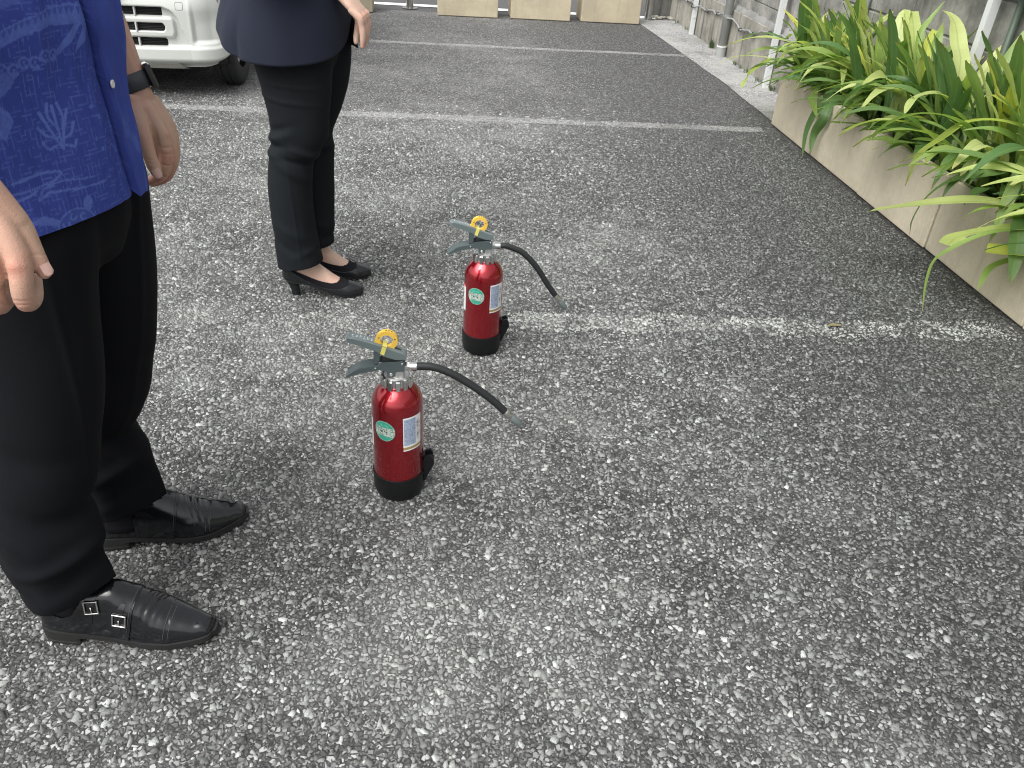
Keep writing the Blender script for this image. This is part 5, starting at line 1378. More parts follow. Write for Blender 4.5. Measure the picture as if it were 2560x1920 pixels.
# right hand: back of the hand toward the camera, first finger nearest the front
Rch = [[(-.530, .945, .965, .014), (-.515, .932, .914, .0150), (-.5165, .924, .880, .0135), (-.5195, .930, .8585, .0132), (-.522, .955, .853, .0108), (-.525, .972, .868, .0095)],
       [(-.552, .944, .965, .014), (-.543, .931, .917, .0150), (-.549, .922, .882, .0132), (-.5545, .928, .8540, .0128), (-.556, .955, .850, .0105), (-.557, .973, .868, .0095)],
       [(-.574, .946, .965, .013), (-.570, .934, .918, .0138), (-.578, .926, .887, .0122), (-.583, .932, .864, .0118), (-.584, .957, .860, .0100), (-.584, .972, .874, .0090)],
       [(-.592, .950, .965, .012), (-.590, .941, .920, .0120), (-.594, .936, .894, .0108), (-.597, .942, .876, .0105), (-.597, .962, .872, .0090), (-.597, .974, .882, .0080)],
       [(-.535, .955, .985, .016), (-.516, .957, .950, .0145), (-.506, .953, .920, .0115), (-.5005, .950, .900, .0105), (-.498, .949, .891, .0090)]]
Rpalm = blend_palm([((-.560, .950, 1.02), (.024, 0, 0), (0, .019, 0)), ((-.556, .949, .995), (.028, 0, 0), (0, .019, 0)), ((-.553, .946, .965), (.039, 0, 0), (0, .018, 0)), ((-.551, .941, .938), (.045, 0, 0), (0, .017, 0)), ((-.550, .937, .914), (.042, 0, 0), (0, .013, 0))])
Rarm = [[(-.62, .985, 1.17, .042), (-.595, .962, 1.11, .040), (-.572, .952, 1.05, .032), (-.560, .950, 1.01, .026), (-.556, .949, .985, .025)], [(-.538, .953, .995, .018), (-.518, .956, .955, .0155)]]
V2, N2, F2 = remesh(hand_solid(Rpalm, Rch, Rarm), .0019, 5)
V1 = folds(V1, N1, [((-.514, 1.504, .880), (.15, 0, 1), .0022, -.0016, .014), ((-.512, 1.504, .868), (.1, 0, 1), .0018, -.0014, .014), ((-.513, 1.505, .846), (.2, 0, 1), .0022, -.0018, .014), ((-.528, 1.505, .826), (.8, 0, .7), .0020, -.0016, .012), ((-.542, 1.506, .815), (1, 0, .2), .0018, -.0014, .012),
                     ((-.533, 1.472, .868), (.2, 0, 1), .0016, -.0012, .010), ((-.532, 1.472, .862), (.2, 0, 1), .0014, -.0010, .010), ((-.545, 1.486, .906), (.3, 0, 1), .005, .0018, .010), ((-.505, 1.515, .902), (.3, 0, 1), .006, .0020, .010), ((-.524, 1.498, .888), (1, .3, 0), .003, -.0025, .022),
                     ((-.535, 1.53, .94), (1, .7, .1), .0025, .0010, .03), ((-.528, 1.548, .93), (1, .7, .1), .0025, .0010, .03)])
V2 = folds(V2, N2, [((-.5165, .920, .912), (0, .2, 1), .007, .0022, .010), ((-.545, .920, .914), (0, .2, 1), .007, .0020, .010), ((-.574, .922, .914), (0, .2, 1), .006, .0018, .010), ((-.530, .921, .905), (1, 0, 0), .003, -.0030, .016), ((-.559, .921, .905), (1, 0, 0), .003, -.0026, .016),
                     ((-.518, .914, .862), (0, .3, 1), .0018, -.0012, .012), ((-.518, .914, .868), (0, .3, 1), .0016, -.0010, .012), ((-.550, .914, .862), (0, .3, 1), .0018, -.0012, .012), ((-.536, .918, .877), (1, 0, .1), .0025, -.0030, .02), ((-.503, .950, .916), (.2, .2, 1), .0016, -.0011, .010),
                     ((-.540, .926, .945), (1, 0, .3), .0025, .0010, .03), ((-.556, .926, .945), (1, 0, .1), .0025, .0010, .03)])
join_mesh('body', [(Vc, Fc), (V1, F1), (V2, F2)], M_skin, man, [(-.515, 1.515, .86, .022, .7), (-.540, 1.53, .815, .030, 1.0), (-.505, 1.515, .90, .012, .5), (-.5165, .92, .910, .013, .8), (-.545, .92, .912, .012, .7), (-.52, .925, .857, .014, .6), (-.553, .925, .855, .014, .6), (-.50, .95, .90, .012, .6)])
nail(man, (-.5225, 1.4665, .8425), (.40, -.10, -1), (.45, -1, .1), .0145, .0165)
nail(man, (-.4905, .9445, .8955), (.35, -.1, -1), (.9, -.55, .2), .0135, .0155)
face_bits(man, MX - .005, 1.27, 1.485, 1.04, False)

# watch on the left wrist
wa = np.array([-.0105, 0, -.033]); wa /= np.linalg.norm(wa); wc = np.array([-.5665, 1.540, .985])
ux = np.array([1, 0, 0.]) - wa * wa[0]; ux /= np.linalg.norm(ux); uy = np.cross(wa, ux); V = []
wa = np.array([.30, 0, -.95]); wa /= np.linalg.norm(wa); ux = np.array([.95, .0, .30]); ux = ux * math.cos(.42) + np.array([0, 1., 0]) * math.sin(.42); uy = np.cross(ux, wa); uy *= -np.sign(uy[1])
na_ = 60
for (h, rr) in ((-.0150, .0005), (-.0150, .0028), (0, .0034), (.0150, .0028), (.0150, .0005)):
    for i in range(na_):
        a_ = 2 * math.pi * i / na_; V.append(wc + wa * h + (ux * math.cos(a_) + uy * math.sin(a_)) * (.0285 + rr))
st = fix_normals(mesh('watch_strap', V, grid_faces(5, na_, True), M_strap, man, world=True))
mb = MB(); mb.box((-.0225, -.0195, -.0070), (.0225, .0195, .0070), .0045); Vb2 = np.array(mb.V); o_ = wc + ux * .0355
Vw = [o_ + wa * v[0] + uy * v[1] + ux * v[2] for v in Vb2]; cs = fix_normals(mesh('watch_case', Vw, mb.F, M_case, st, world=True, sharp=35))
for k, a_ in enumerate((1.45, 1.72, 1.99, 2.26)):
    c_ = wc + (ux * math.cos(a_) + uy * math.sin(a_)) * .0320; o2 = ux * math.cos(a_) + uy * math.sin(a_); s2 = np.cross(o2, wa)
    V = [c_ + (s2 * math.cos(q) + wa * math.sin(q)) * .0019 + o2 * .0002 for q in np.arange(10) / 10 * 6.283]; mesh('strap_hole', V, [list(range(10))], M_ink, st, smooth=False, world=True)

# ---------------------------------------------------------------- shoes
def foot_surface(prof, L, nx, nphi, sq=.8):
    """prof rows: x, half width, bottom z, top z, centre y. returns X, Y, Z grids over (x, phi)"""
    x = L * (1 - np.cos(np.linspace(0, 1, nx) * math.pi)) / 2
    K = lerp_keys(prof, x); phi = np.linspace(0, math.pi, nphi)
    c, s_ = np.cos(phi), np.sin(phi)
    Y = K[:, 3:4] + K[:, 0:1] * np.sign(c) * np.abs(c) ** sq; Z = K[:, 1:2] + (K[:, 2:3] - K[:, 1:2]) * s_ ** .92
    return np.repeat(x[:, None], nphi, 1), Y, Z, phi
def grid_normals(P):
    du = np.gradient(P, axis=0); dv = np.gradient(P, axis=1); n = np.cross(du, dv); n /= np.linalg.norm(n, axis=2)[..., None] + 1e-12
    c = P.reshape(-1, 3).mean(0); 
    if ((P - c) * n).sum() < 0: n = -n
    return n
def cut_mesh(name, P, keep, m, parent, M4, extra=None):
    nr, nc = P.shape[:2]; F = grid_faces(nr, nc); kf = keep.ravel()[F].all(1); F = F[kf]; u = np.unique(F); mp = -np.ones(nr * nc, int); mp[u] = np.arange(len(u))
    V = P.reshape(-1, 3)[u]; V = (np.c_[V, np.ones(len(V))] @ np.array(M4).T)[:, :3]
    return mesh(name, V, mp[F], m, parent, world=True)

def dress_shoe(parent, heel, ang, side, tag_label):
    """side=+1: buckles on local -y (right shoe seen from outside); -1 mirrored. ang about z"""
    L = .335
    M4 = Matrix.Translation(heel) @ Matrix.Rotation(ang, 4, 'Z') @ Matrix.Diagonal((1, side, 1, 1))
    prof = [(0, .010, .034, .050, .0), (.008, .024, .033, .088, 0), (.03, .034, .031, .100, 0), (.07, .0375, .028, .108, 0), (.11, .0385, .025, .126, .002), (.145, .040, .020, .128, .003), (.18, .045, .016, .112, .004), (.215, .0495, .014, .092, .004), (.245, .0490, .014, .074, .003), (.275, .042, .016, .060, 0), (.30, .034, .019, .051, -.003), (.322, .0255, .022, .044, -.005), (.332, .019, .024, .037, -.005), (L, .012, .026, .031, -.005)]
    nx, nph = 190, 96
    X, Y, Z, phi = foot_surface(prof, L, nx, nph, .72)
    P = np.stack([X, Y, Z], -1); n = grid_normals(P)
    ph = np.repeat(phi[None, :], nx, 0)
    d = np.zeros_like(X)
    top = np.sin(ph)
    xc = X - .006 * top                                     # seams sweep forward over the top
    def seam(x0, w_, A): return -A * np.exp(-((X - (x0 + .010 * (top - .5))) / w_) ** 2)
    d += seam(.252, .0012, .0011) + seam(.2555, .0010, .0006)
    for x0, A in ((.207, .0007), (.219, .0013), (.233, .0011), (.243, .0005)): d += -A * np.exp(-((X - x0 - .012 * np.cos(ph)) / .0035) ** 2) * top ** 2 + A * .7 * np.exp(-((X - x0 - .006 - .012 * np.cos(ph)) / .004) ** 2) * top ** 2
    d += .0008 * vnoise(P.reshape(-1, 3), 60, 11).reshape(X.shape) * (X > .10)
    P = P + n * d[..., None]
    opening = (X < .105) & (Z > .083 + .03 * sstep(X, .07, .105) - .012 * np.exp(-((X - .055) / .025) ** 2))
    sh = cut_mesh('shoe', P, ~opening, M_leather, parent, M4)
    sh['label'] = tag_label
    # vamp overlay: the monk-strap piece, one layer proud, front edge across the instep
    fe = .188 + .012 * (top - .5) * 1.4
    lower = .040 - .0 * X
    keep = (X > .100) & (X < fe + .0012)
    cut_mesh('strap_piece', P + n * .0022, keep & ~opening, M_leather, sh, M4)
    # edge rib of the overlay
    def on_surf(x, p_, o=.0015):
        fi = float(np.interp(x, X[:, 0], np.arange(nx))); fj = min(max(p_ / math.pi * (nph - 1), 0), nph - 1.001); i = min(int(fi), nx - 2); j = int(fj); a, b = fi - i, fj - j
        q = lambda A: (A[i, j] * (1 - a) + A[i + 1, j] * a) * (1 - b) + (A[i, j + 1] * (1 - a) + A[i + 1, j + 1] * a) * b
        nn = q(n); nn = nn / np.linalg.norm(nn); return q(P) + nn * o, nn
    T4 = np.array(M4)
    W = lambda p: (T4 @ np.r_[p, 1])[:3]
    pts = [on_surf(.188 + .012 * (math.sin(p_) - .5) * 1.4, p_, .0016)[0] for p_ in np.linspace(.25, math.pi - .25, 40)]
    V, F = tube_vf([W(p) for p in pts], .0016, 6); mesh('strap_edge', V, F, M_leather, sh, world=True)
    # topline binding round the ankle opening
    # stitching
    for xo in (.2495, .2580):
        pts = [on_surf(xo + .010 * (math.sin(p_) - .5), p_, .0001)[0] for p_ in np.linspace(.2, math.pi - .2, 60)]
        V, F = tube_vf([W(p) for p in pts], .00055, 5); mesh('stitching', V, F, M_thread, sh, world=True)
    pts = [on_surf(.184 + .012 * (math.sin(p_) - .5) * 1.4, p_, .0026)[0] for p_ in np.linspace(.25, math.pi - .25, 60)]
    V, F = tube_vf([W(p) for p in pts], .00055, 5); mesh('stitching', V, F, M_thread, sh, world=True)
    # two straps with buckles on the outside (phi near pi => local -y)
    for (xs, p_, up) in ((.118, math.pi - .78, .55), (.168, math.pi - .52, .25)):
        c, nn = on_surf(xs, p_, .0045); a_, _ = on_surf(xs, p_ - .3, .0); e1 = np.array([.97, 0, .10]) if up > .5 else np.array([.97, 0, -.12]); e1 -= nn * (e1 @ nn); e1 /= np.linalg.norm(e1); e2 = np.cross(nn, e1)
        # strap tongue running down/back from the buckle
        q = []
        for k in range(10):
            pk = p_ - .55 + k * .115; s_, n_ = on_surf(xs - .004 * (k - 4) * .5, min(pk, math.pi - .12), .0032); q.append((s_, n_))
        V = []
        for s_, n_ in q:
            for o in (-.0065, .0065): V.append(W(s_ + e1 * o)); 
        mesh('strap', V, [(2 * i, 2 * i + 1, 2 * i + 3, 2 * i + 2) for i in range(9)], M_leather, sh, world=True)
        fr = [c + e1 * a * .0125 + e2 * b * .0125 for a, b in ((-1, -1), (1, -1), (1, 1), (-1, 1))]
        mbk = MB()
        for i in range(4):
            p0, p1 = fr[i], fr[(i + 1) % 4]; dd = (p1 - p0) / np.linalg.norm(p1 - p0); V, F = tube_vf([p0 - dd * .0012, p0, p1, p1 + dd * .0012], .0017, 8); mbk.add([W(v) for v in V], F)
        V, F = tube_vf([c - e2 * .0125, c + e2 * .002 + nn * .001], .0012, 6); mbk.add([W(v) for v in V], F)
        mbk.build('buckle', M_buckle, sh, smooth=True, world=True)
    # elastic gusset on the inside
    for k in range(9):
        p0, n0 = on_surf(.098 + k * .0042, .98 - k * .03, .0026); p1, n1 = on_surf(.112 + k * .0042, .62 - k * .012, .0026)
        V, F = tube_vf([W(p0), W((p0 + p1) / 2 + n0 * .0008), W(p1)], .0016, 6); mesh('elastic_rib', V, F, M_sock, sh, world=True)
    # sole: welt outline, outsole with toe spring, stacked heel
    xs = L * (1 - np.cos(np.linspace(0, 1, 70) * math.pi)) / 2; K = lerp_keys(prof, xs); wl = .0045
    wv = K[:, 0] + wl * np.clip(np.minimum(xs / .01, 1), 0, 1)
    out = [(x - .003 if i == 0 else x, cyy + w0) for i, (x, w0, cyy) in enumerate(zip(xs, wv, K[:, 3]))] + [(L + .006, K[-1, 3] + .012), (L + .006, K[-1, 3] - .012)] + [(x - .003 if i == 0 else x, cyy - w0) for i, (x, w0, cyy) in list(enumerate(zip(xs, wv, K[:, 3])))[::-1]]
    out = np.array(out); zt = np.interp(out[:, 0], xs, K[:, 1]) + .003; zb = zt - np.interp(out[:, 0], [0, .09, .16, .22, .30, .345], [.010, .010, .010, .0125, .0135, .013])
    zb = np.maximum(zb, .0012)
    no = len(out); V = [W((p[0], p[1], z)) for p, z in zip(out, zt)] + [W((p[0], p[1], z)) for p, z in zip(out, zb)]
    F = [(i, (i + 1) % no, no + (i + 1) % no, no + i) for i in range(no)]
    half = no // 2
    F += [(i, i + 1, no - 2 - i, no - 1 - i) for i in range(half - 1)] + [(no + no - 1 - i, no + no - 2 - i, no + i + 1, no + i) for i in range(half - 1)]
    so = fix_normals(mesh('sole', V, F, M_sole, sh, world=True, sharp=35))
    hx = np.array([p for p in out if p[0] <= .082]); up_ = [p for p in out[:half] if p[0] <= .082]; dn_ = [p for p in out[half:] if p[0] <= .082]
    ring = up_ + [(.082, up_[-1][1] * .96), (.082, dn_[0][1] * .96)] + dn_; nr_ = len(ring)
    V = []
    for z, s_ in ((.024, 1.), (.016, .995), (.0158, .985), (.0085, .985), (.0083, .995), (.001, .985)): V += [W((.042 + (p[0] - .042) * s_, p[1] * s_, z)) for p in ring]
    F = grid_faces(6, nr_, True).tolist() + [list(range(nr_)), [5 * nr_ + i for i in range(nr_)][::-1]]
    fix_normals(mesh('shoe_heel', V, F, M_sole, sh, world=True, sharp=30))
    # sock inside
    return sh
dress_shoe(man, (-.788, 1.147, .002), R(-3), 1, 'black buckled shoe nearest the camera, both buckles showing')
dress_shoe(man, (-.790, 1.392, .002), R(12.5), -1, 'black shoe of the far foot, elastic gusset showing')
for (cx_, cy_) in ((-.735, 1.15), (-.735, 1.40)):
    V, F = ring_loft([(.05, cx_ + .014, cy_, .058, .034), (.10, cx_ + .004, cy_, .054, .036), (.16, cx_, cy_, .046, .038), (.25, cx_, cy_, .045, .042)], 24, 14); mesh('sock', V, F, M_sock, man, world=True)

# ---------------------------------------------------------------- woman in the navy jacket
wom = thing('person', 'woman in a navy jacket, slim black trousers and black heels, hands clasped', 'person', (-.49, 2.73, 0))
def edge_keys(back, front, cy, ry): return None
zk = [.060, .147, .204, .29, .367, .43, .477, .53, .58, .62, .70, .79, .86, .92]
bk = [-.589, -.589, -.592, -.593, -.595, -.592, -.586, -.577, -.571, -.567, -.578, -.597, -.612, -.610]
fk = [-.424, -.430, -.441, -.450, -.451, -.448, -.440, -.412, -.384, -.379, -.368, -.356, -.350, -.350]
nearw = [(z, (b + f) / 2, 2.66, (f - b) / 2, ry) for z, b, f, ry in zip(zk, bk, fk, [.074, .073, .072, .072, .074, .074, .073, .074, .078, .080, .085, .092, .097, .095])]
fkf = [(-.409), (-.409), (-.404), (-.398), (-.395), (-.391), (-.386), (-.392), (-.372), (-.355), (-.327), (-.314), (-.312), (-.315)]
bkf = [-.560, -.565, -.570, -.575, -.578, -.575, -.570, -.562, -.556, -.552, -.560, -.575, -.59, -.59]
farw = [(z + .012, (b + f) / 2, 2.805, (f - b) / 2, ry) for z, b, f, ry in zip(zk, bkf, fkf, [.070, .070, .070, .071, .073, .073, .072, .073, .076, .079, .083, .09, .094, .094])]
pelw = [(.76, -.47, 2.732, .10, .12), (.83, -.475, 2.732, .130, .165), (.92, -.485, 2.73, .130, .170), (1.0, -.49, 2.73, .115, .150)]
V, N, F = remesh([ring_loft(nearw, 44, 60), ring_loft(farw, 44, 60), ring_loft(pelw, 44, 20)], .0055, 3)
V = folds(V, N, [((-.44, 2.60, .525), (.45, 0, 1), .013, .009, .07), ((-.47, 2.59, .50), (.35, 0, 1), .010, -.009, .08), ((-.56, 2.60, .575), (-.3, 0, 1), .012, .008, .06), ((-.57, 2.60, .55), (-.1, 0, 1), .010, -.009, .06), ((-.575, 2.61, .525), (.1, 0, 1), .011, .008, .06), ((-.55, 2.60, .60), (-.4, 0, 1), .012, -.007, .06),
                 ((-.50, 2.59, .47), (.6, 0, 1), .016, .006, .09), ((-.42, 2.75, .515), (.3, 0, 1), .011, .008, .05), ((-.42, 2.75, .49), (.1, 0, 1), .011, -.008, .05), ((-.52, 2.57, .70), (.12, 0, 1), .007, .004, .11), ((-.48, 2.57, .745), (.1, 0, 1), .006, .003, .10),
                 ((-.52, 2.59, .26), (.5, 0, 1), .018, .005, .08), ((-.55, 2.60, .21), (.6, 0, 1), .016, -.005, .08), ((-.47, 2.59, .19), (-.4, 0, 1), .014, .004, .06), ((-.42, 2.76, .22), (.4, 0, 1), .014, .005, .06), ((-.42, 2.76, .18), (.2, 0, 1), .012, -.005, .06), ((-.505, 2.585, .35), (1, 0, .05), .0035, .0022, .35)])
V += N * (vnoise(V * [1, 1, .5], 26, 19) * .0018)[:, None]
for c_, k_ in (((-.506, 2.66), .16), ((-.485, 2.805), .10)):
    pass
hem_cut(mesh('trousers', V, F, M_trsw, wom, world=True), [((-.506, .128), .17, (2.4, 2.733)), ((-.485, .140), .10, (2.733, 3.0))])

# jacket
JK = [(.80, -.502, 2.735, .214, .212), (.88, -.500, 2.735, .210, .208), (.98, -.493, 2.732, .184, .195), (1.10, -.49, 2.73, .148, .172), (1.22, -.49, 2.73, .135, .175), (1.32, -.49, 2.73, .118, .182), (1.375, -.492, 2.73, .09, .12), (1.40, -.495, 2.73, .062, .062)]
th = np.linspace(-math.pi, math.pi, 361)[:-1]; vz = np.linspace(0, 1, 90); TH, VZ = np.meshgrid(th, vz, indexing='xy')
fa = TH + .05                                    # front opening angle
hem = .826 + .012 * np.cos(TH * 2) + np.where(fa < 0, .105 * np.exp(-np.abs(fa / .40) ** 1.8), .020 * np.exp(-(fa / .10) ** 2) - .006)
hem = hem + .055 * sstep(np.abs(TH), 2.1, 3.0)
ZZ = hem + (1.40 - hem) * VZ; K = lerp_keys(JK, ZZ.ravel()); kx, ky, ka, kb = [K[:, i].reshape(ZZ.shape) for i in range(4)]
ro = np.where(fa < 0, .004, 0) * np.exp(-np.abs(fa) * 2) + .010 * np.exp(-((TH + 2.45) / .16) ** 2) * (1 - sstep(ZZ, .82, 1.0)) - .006 * np.exp(-((TH + 2.20) / .06) ** 2) * (1 - sstep(ZZ, .82, .98))
wv = vnoise(np.c_[TH.ravel() * 3.2, ZZ.ravel() * 5, ZZ.ravel() * 0], 1, 61).reshape(ZZ.shape) * .005 * (1 - .5 * VZ)
P3 = np.stack([kx + (ka + ro + wv) * np.cos(TH), ky + (kb + ro + wv) * np.sin(TH), ZZ], -1).reshape(-1, 3)
# drop the strip of cloth between the two fronts low down (cutaway)
jk = mesh('jacket', P3, grid_faces(90, 360, True), M_jack, wom, world=True)
so_ = jk.modifiers.new('thickness', 'SOLIDIFY'); so_.thickness = .003; so_.offset = -1
for (a_, b_, c_) in (((-.49, 2.575, 1.315), (-.545, 2.485, 1.13), (-.445, 2.525, 1.066)), ((-.49, 2.885, 1.315), (-.53, 2.94, 1.10), (-.38, 2.87, .995))):
    q = spline([a_, b_, c_], 24); V, F = tube_vf(q, np.linspace(.066, .046, 24), 28, cap=False); mesh('sleeve', V, F, M_jack, jk, world=True)
V, F = tube_vf([(-.462, 2.519, 1.076), (-.432, 2.531, 1.058)], [.0475, .0455], 28, cap=False); 
Vl = np.array(V); mesh('sleeve_cuff', Vl, F, M_sock, jk, world=True)

# hands clasped in front; the camera-side hand lies on top
hd_, hw_, ht_ = np.array([.72, -.10, -.68]), np.array([.203, .977, .068]), np.array([.658, -.187, .724])
Kn = np.array([-.252, 2.605, .953]); Wr = Kn - hd_ * .118
Wch = []
for off_, r0, lens in ((-.033, .0112, (.033, .024, .019)), (-.0105, .0114, (.033, .024, .019)), (.0115, .0108, (.029, .022, .017)), (.0315, .0096, (.022, .016, .014))):
    m0 = Kn + hw_ * off_ - ht_ * .002; m1 = m0 + hd_ * .004
    p1 = m1 + lens[0] * np.array([.16, .03, -.98]); p2 = p1 + lens[1] * np.array([-.02, .06, -.99]); p3 = p2 + lens[2] * np.array([-.12, .08, -.98])
    Wch.append([tuple(m0 - hd_ * .030) + (r0,), tuple(m1) + (r0 * 1.04,), tuple((m1 + p1) / 2) + (r0 * .88,), tuple(p1) + (r0 * .90,), tuple(p2) + (r0 * .80,), tuple(p3) + (r0 * .58,)])
Wpalm = blend_palm([(Wr - hd_ * .03, hw_ * .0265, ht_ * .0185), (Wr, hw_ * .0275, ht_ * .0185), (Wr + hd_ * .035, hw_ * .036, ht_ * .0175), (Wr + hd_ * .075, hw_ * .0425, ht_ * .0150), (Wr + hd_ * .105, hw_ * .0425, ht_ * .0120), (Wr + hd_ * .122, hw_ * .038, ht_ * .0080)])
Warm = [[(-.535, 2.485, 1.12, .037), tuple(Wr * .5 + np.array([-.535, 2.485, 1.12]) * .5 + [0, -.004, 0]) + (.031,), tuple(Wr - hd_ * .02) + (.0235,), tuple(Wr + hd_ * .01) + (.022,)]]
V1, N1, F1 = remesh(hand_solid(Wpalm, Wch, Warm), .0019, 4)
V1 = folds(V1, N1, [(tuple(Kn + hw_ * o_ + hd_ * .002 + ht_ * .012), (.6, .3, -.7), .007, .0020, .008) for o_ in (-.033, -.0105, .0115, .0315)] + [(tuple(Kn + hw_ * o_ - hd_ * .03 + ht_ * .014), tuple(hw_), .0025, .0009, .03) for o_ in (-.025, -.006, .014)] + [(tuple(Kn + hw_ * o_ + np.array([.010, -.002, -.018])), tuple(hw_), .0028, -.0030, .022) for o_ in (-.022, .0005, .0215)])
wtips = [c[-1][:3] for c in Wch]
# the other hand, folded underneath
Uch = [[(-.292, 2.742, .925, .0105), (-.286, 2.715, .905, .0098), (-.288, 2.690, .885, .0088), (-.290, 2.672, .868, .0078), (-.290, 2.665, .858, .0065)],
       [(-.285, 2.752, .918, .0105), (-.280, 2.728, .895, .0098), (-.281, 2.705, .876, .0088), (-.282, 2.690, .862, .0075)],
       [(-.282, 2.762, .925, .0100), (-.275, 2.742, .900, .0092), (-.275, 2.724, .882, .0080)]]
Upalm = blend_palm([((-.345, 2.830, .985), (.0, .010, .022), (.016, 0, 0)), ((-.318, 2.800, .965), (.0, .014, .030), (.014, 0, 0)), ((-.300, 2.768, .942), (.0, .018, .034), (.012, 0, 0)), ((-.291, 2.748, .928), (.0, .018, .030), (.010, 0, 0))])
Uarm = [[(-.43, 2.90, 1.03, .034), (-.375, 2.862, .995, .026), (-.340, 2.825, .982, .022)]]
V2, N2, F2 = remesh(hand_solid(Upalm, Uch, Uarm), .0019, 4)
V2 = (V2 - [-.285, 2.70, .87]) * [1.1, 1.0, 1.1] + [-.274, 2.672, .885]
coarse = [ring_loft([(.78, -.48, 2.73, .10, .13), (.92, -.485, 2.73, .12, .155), (1.08, -.49, 2.73, .10, .13), (1.22, -.49, 2.73, .105, .135), (1.32, -.49, 2.73, .085, .14), (1.36, -.495, 2.73, .05, .06)], 36, 28)] + head_parts(-.49, 2.73, 1.425, .98) + \
    [capsules([[(-.47, 2.67, .82, .075), (-.50, 2.66, .52, .050), (-.53, 2.66, .18, .034)], [(-.45, 2.80, .82, .075), (-.485, 2.80, .52, .050), (-.515, 2.80, .19, .034)],
               [(-.49, 2.585, 1.315, .045), (-.545, 2.485, 1.13, .036), (-.50, 2.50, 1.10, .034)], [(-.49, 2.875, 1.315, .045), (-.53, 2.94, 1.10, .036), (-.43, 2.90, 1.03, .032)]])]
Vc, Nc, Fc = remesh(coarse, .010, 3)
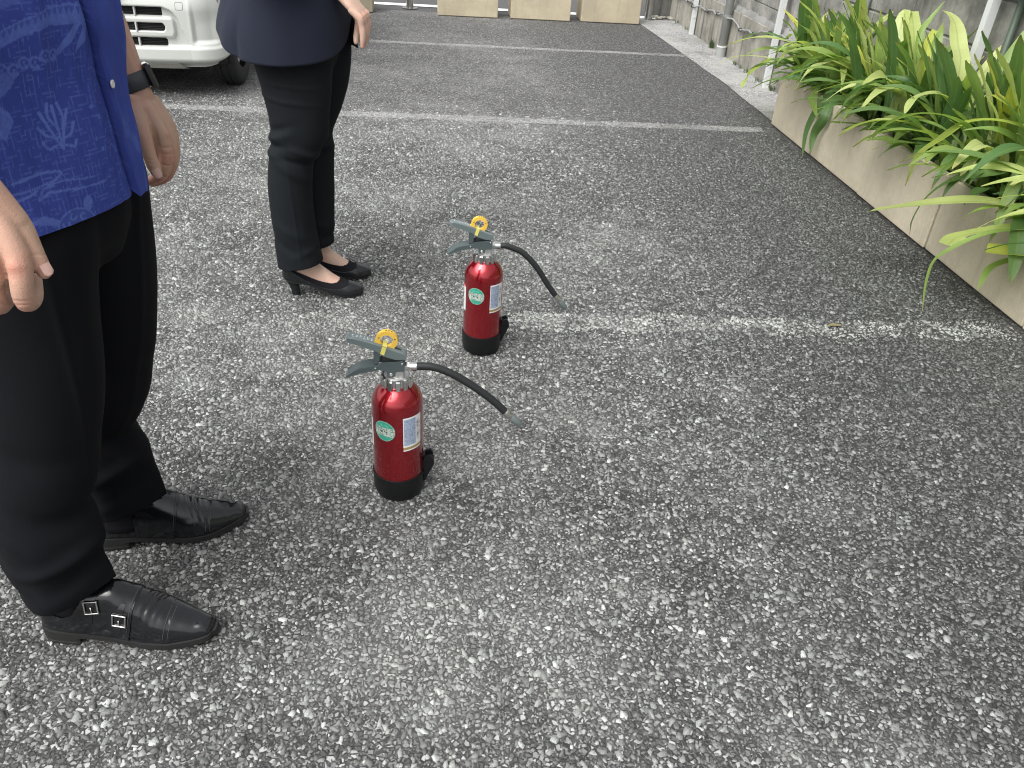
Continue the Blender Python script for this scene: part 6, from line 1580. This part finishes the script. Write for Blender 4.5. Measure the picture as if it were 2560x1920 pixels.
# feet, slipped into the shoes
footp = [(0, .010, .072, .088, 0), (.01, .022, .068, .125, 0), (.03, .028, .064, .165, 0), (.055, .030, .060, .185, 0), (.085, .030, .054, .165, 0), (.115, .031, .044, .128, 0), (.15, .034, .030, .094, .001), (.185, .037, .018, .066, .001), (.215, .035, .013, .050, .0), (.24, .028, .012, .040, -.001), (.262, .016, .013, .030, -.001), (.272, .006, .015, .022, -.001)]
def foot_mesh(M4, grow, nx=150, nph=70):
    X, Y, Z, phi = foot_surface(footp, .272, nx, nph, .85); P = np.stack([X, Y, Z], -1); n = grid_normals(P); return X, Y, Z, np.repeat(phi[None, :], nx, 0), P + n * grow, n
fparts = []
for heel_, ang_ in (((-.572, 2.660, .004), R(1.5)), ((-.556, 2.798, .004), R(5))):
    M4 = Matrix.Translation(heel_) @ Matrix.Rotation(ang_, 4, 'Z')
    X, Y, Z, ph, P, n = foot_mesh(M4, 0)
    kp = (X > .004) & (X < .262); nr, nc = P.shape[:2]
    Vf = (np.c_[P.reshape(-1, 3), np.ones(nr * nc)] @ np.array(M4).T)[:, :3]; Ff = grid_faces(nr, nc)
    # ankle bone
    fparts.append((Vf, Ff.tolist()))
    fparts.append(capsules([[tuple((M4 @ Vector((.05, 0, .12)))) + (.030,), tuple((M4 @ Vector((.045, 0, .22)))) + (.036,)], [tuple((M4 @ Vector((.058, -.020, .120)))) + (.013,), tuple((M4 @ Vector((.056, -.020, .126)))) + (.012,)]]))
    # black footie with a scalloped edge
    X, Y, Z, ph, P, n = foot_mesh(M4, .0016, 420, 200)
    arc_ = np.cumsum(np.r_[np.zeros((1, 200)), np.hypot(np.diff(P[..., 0], axis=0), np.diff(P[..., 2], axis=0))], 0)
    zop = lerp_keys([(0, .125), (.03, .110), (.06, .096), (.10, .077), (.14, .062), (.175, .056), (.193, .060), (.205, .10), (.272, .2)], X[:, 0])[:, 0:1]
    sc_ = .0016 * np.abs(np.sin((X + np.abs(Y) * .6) * 420))
    sk_ = cut_mesh('sock', P, Z < zop - sc_ + .0012, M_sock, wom, M4)
    # pump
    X, Y, Z, ph, P, n = foot_mesh(M4, .0042, 320, 150)
    zsh = lerp_keys([(0, .128), (.012, .118), (.03, .104), (.06, .082), (.10, .058), (.14, .041), (.18, .034), (.206, .036), (.222, .042), (.231, .075), (.272, .2)], X[:, 0])[:, 0:1]
    keep = Z < zsh
    sh = cut_mesh('shoe', P, keep, M_leatherw, wom, M4)
    md = sh.modifiers.new('thickness', 'SOLIDIFY'); md.thickness = .0016; md.offset = 1
    W = lambda p: np.array(M4 @ Vector(p))
    # topline piping
    q = []
    for sgn in (1, -1):
        row = []
        for i in range(4, 320):
            col = np.where(keep[i, :75] if sgn > 0 else keep[i, 75:][::-1])[0]
            full = keep[i].all()
            if full:
                if row: break
                continue
            j = col.max() if len(col) else 0; jj = j if sgn > 0 else 149 - j; row.append(P[i, jj] + n[i, jj] * .0012)
        q.append(row)
    line = q[0][::6] + q[1][::-1][::6]
    V, F = tube_vf([W(p) for p in line], .0012, 6); mesh('topline', V, F, M_leatherw, sh, world=True)
    # sole and flared heel
    K = lerp_keys(footp, np.linspace(0, .274, 60).clip(0, .272)); xs = np.linspace(0, .276, 60)
    V = []
    for dz, wv_ in ((.003, .0035), (-.0045, .0030)):
        V += [W((x, c_ + w0 + wv_, max(b_ - .003 + dz, .0006))) for x, (w0, b_, t_, c_) in zip(xs, K)]; V += [W((x, c_ - w0 - wv_, max(b_ - .003 + dz, .0006))) for x, (w0, b_, t_, c_) in zip(xs, K)]
    F = []
    for i in range(59): F += [(i, i + 1, 61 + i, 60 + i), (120 + i, 180 + i, 181 + i, 121 + i), (i, 120 + i, 121 + i, i + 1), (60 + i, 61 + i, 181 + i, 180 + i)]
    F += [(0, 60, 180, 120), (59, 179, 239, 119)]
    fix_normals(mesh('sole', V, F, M_sole, sh, world=True, sharp=40))
    hk_ = [(.0005, .036, 0, .0155, .0150), (.012, .0355, 0, .0150, .0145), (.03, .033, 0, .0170, .0165), (.05, .029, 0, .0215, .021), (.064, .027, 0, .0265, .026), (.071, .028, 0, .029, .028)]
    V, F = ring_loft(hk_, 28, 24, 2.6); mesh('shoe_heel', [W(v) for v in V], F, M_leatherw, sh, world=True)
body = join_mesh('body', [(Vc, Fc), (V1, F1), (V2, F2)] + fparts, M_skinw, wom, [(-.275, 2.68, .90, .022, .9)] + [tuple(q_) + (.012, .6) for q_ in wtips] + [tuple(Kn + hw_ * o_ + ht_ * .012) + (.010, .5) for o_ in (-.033, -.0105, .0115)])
for q_ in wtips[:3]: nail(wom, tuple(np.array(q_) + [.0062, -.0010, .001]), (-.08, .08, -1), (.95, -.25, .15), .0100, .0125)
face_bits(wom, -.49, 2.73, 1.425, .98, True)
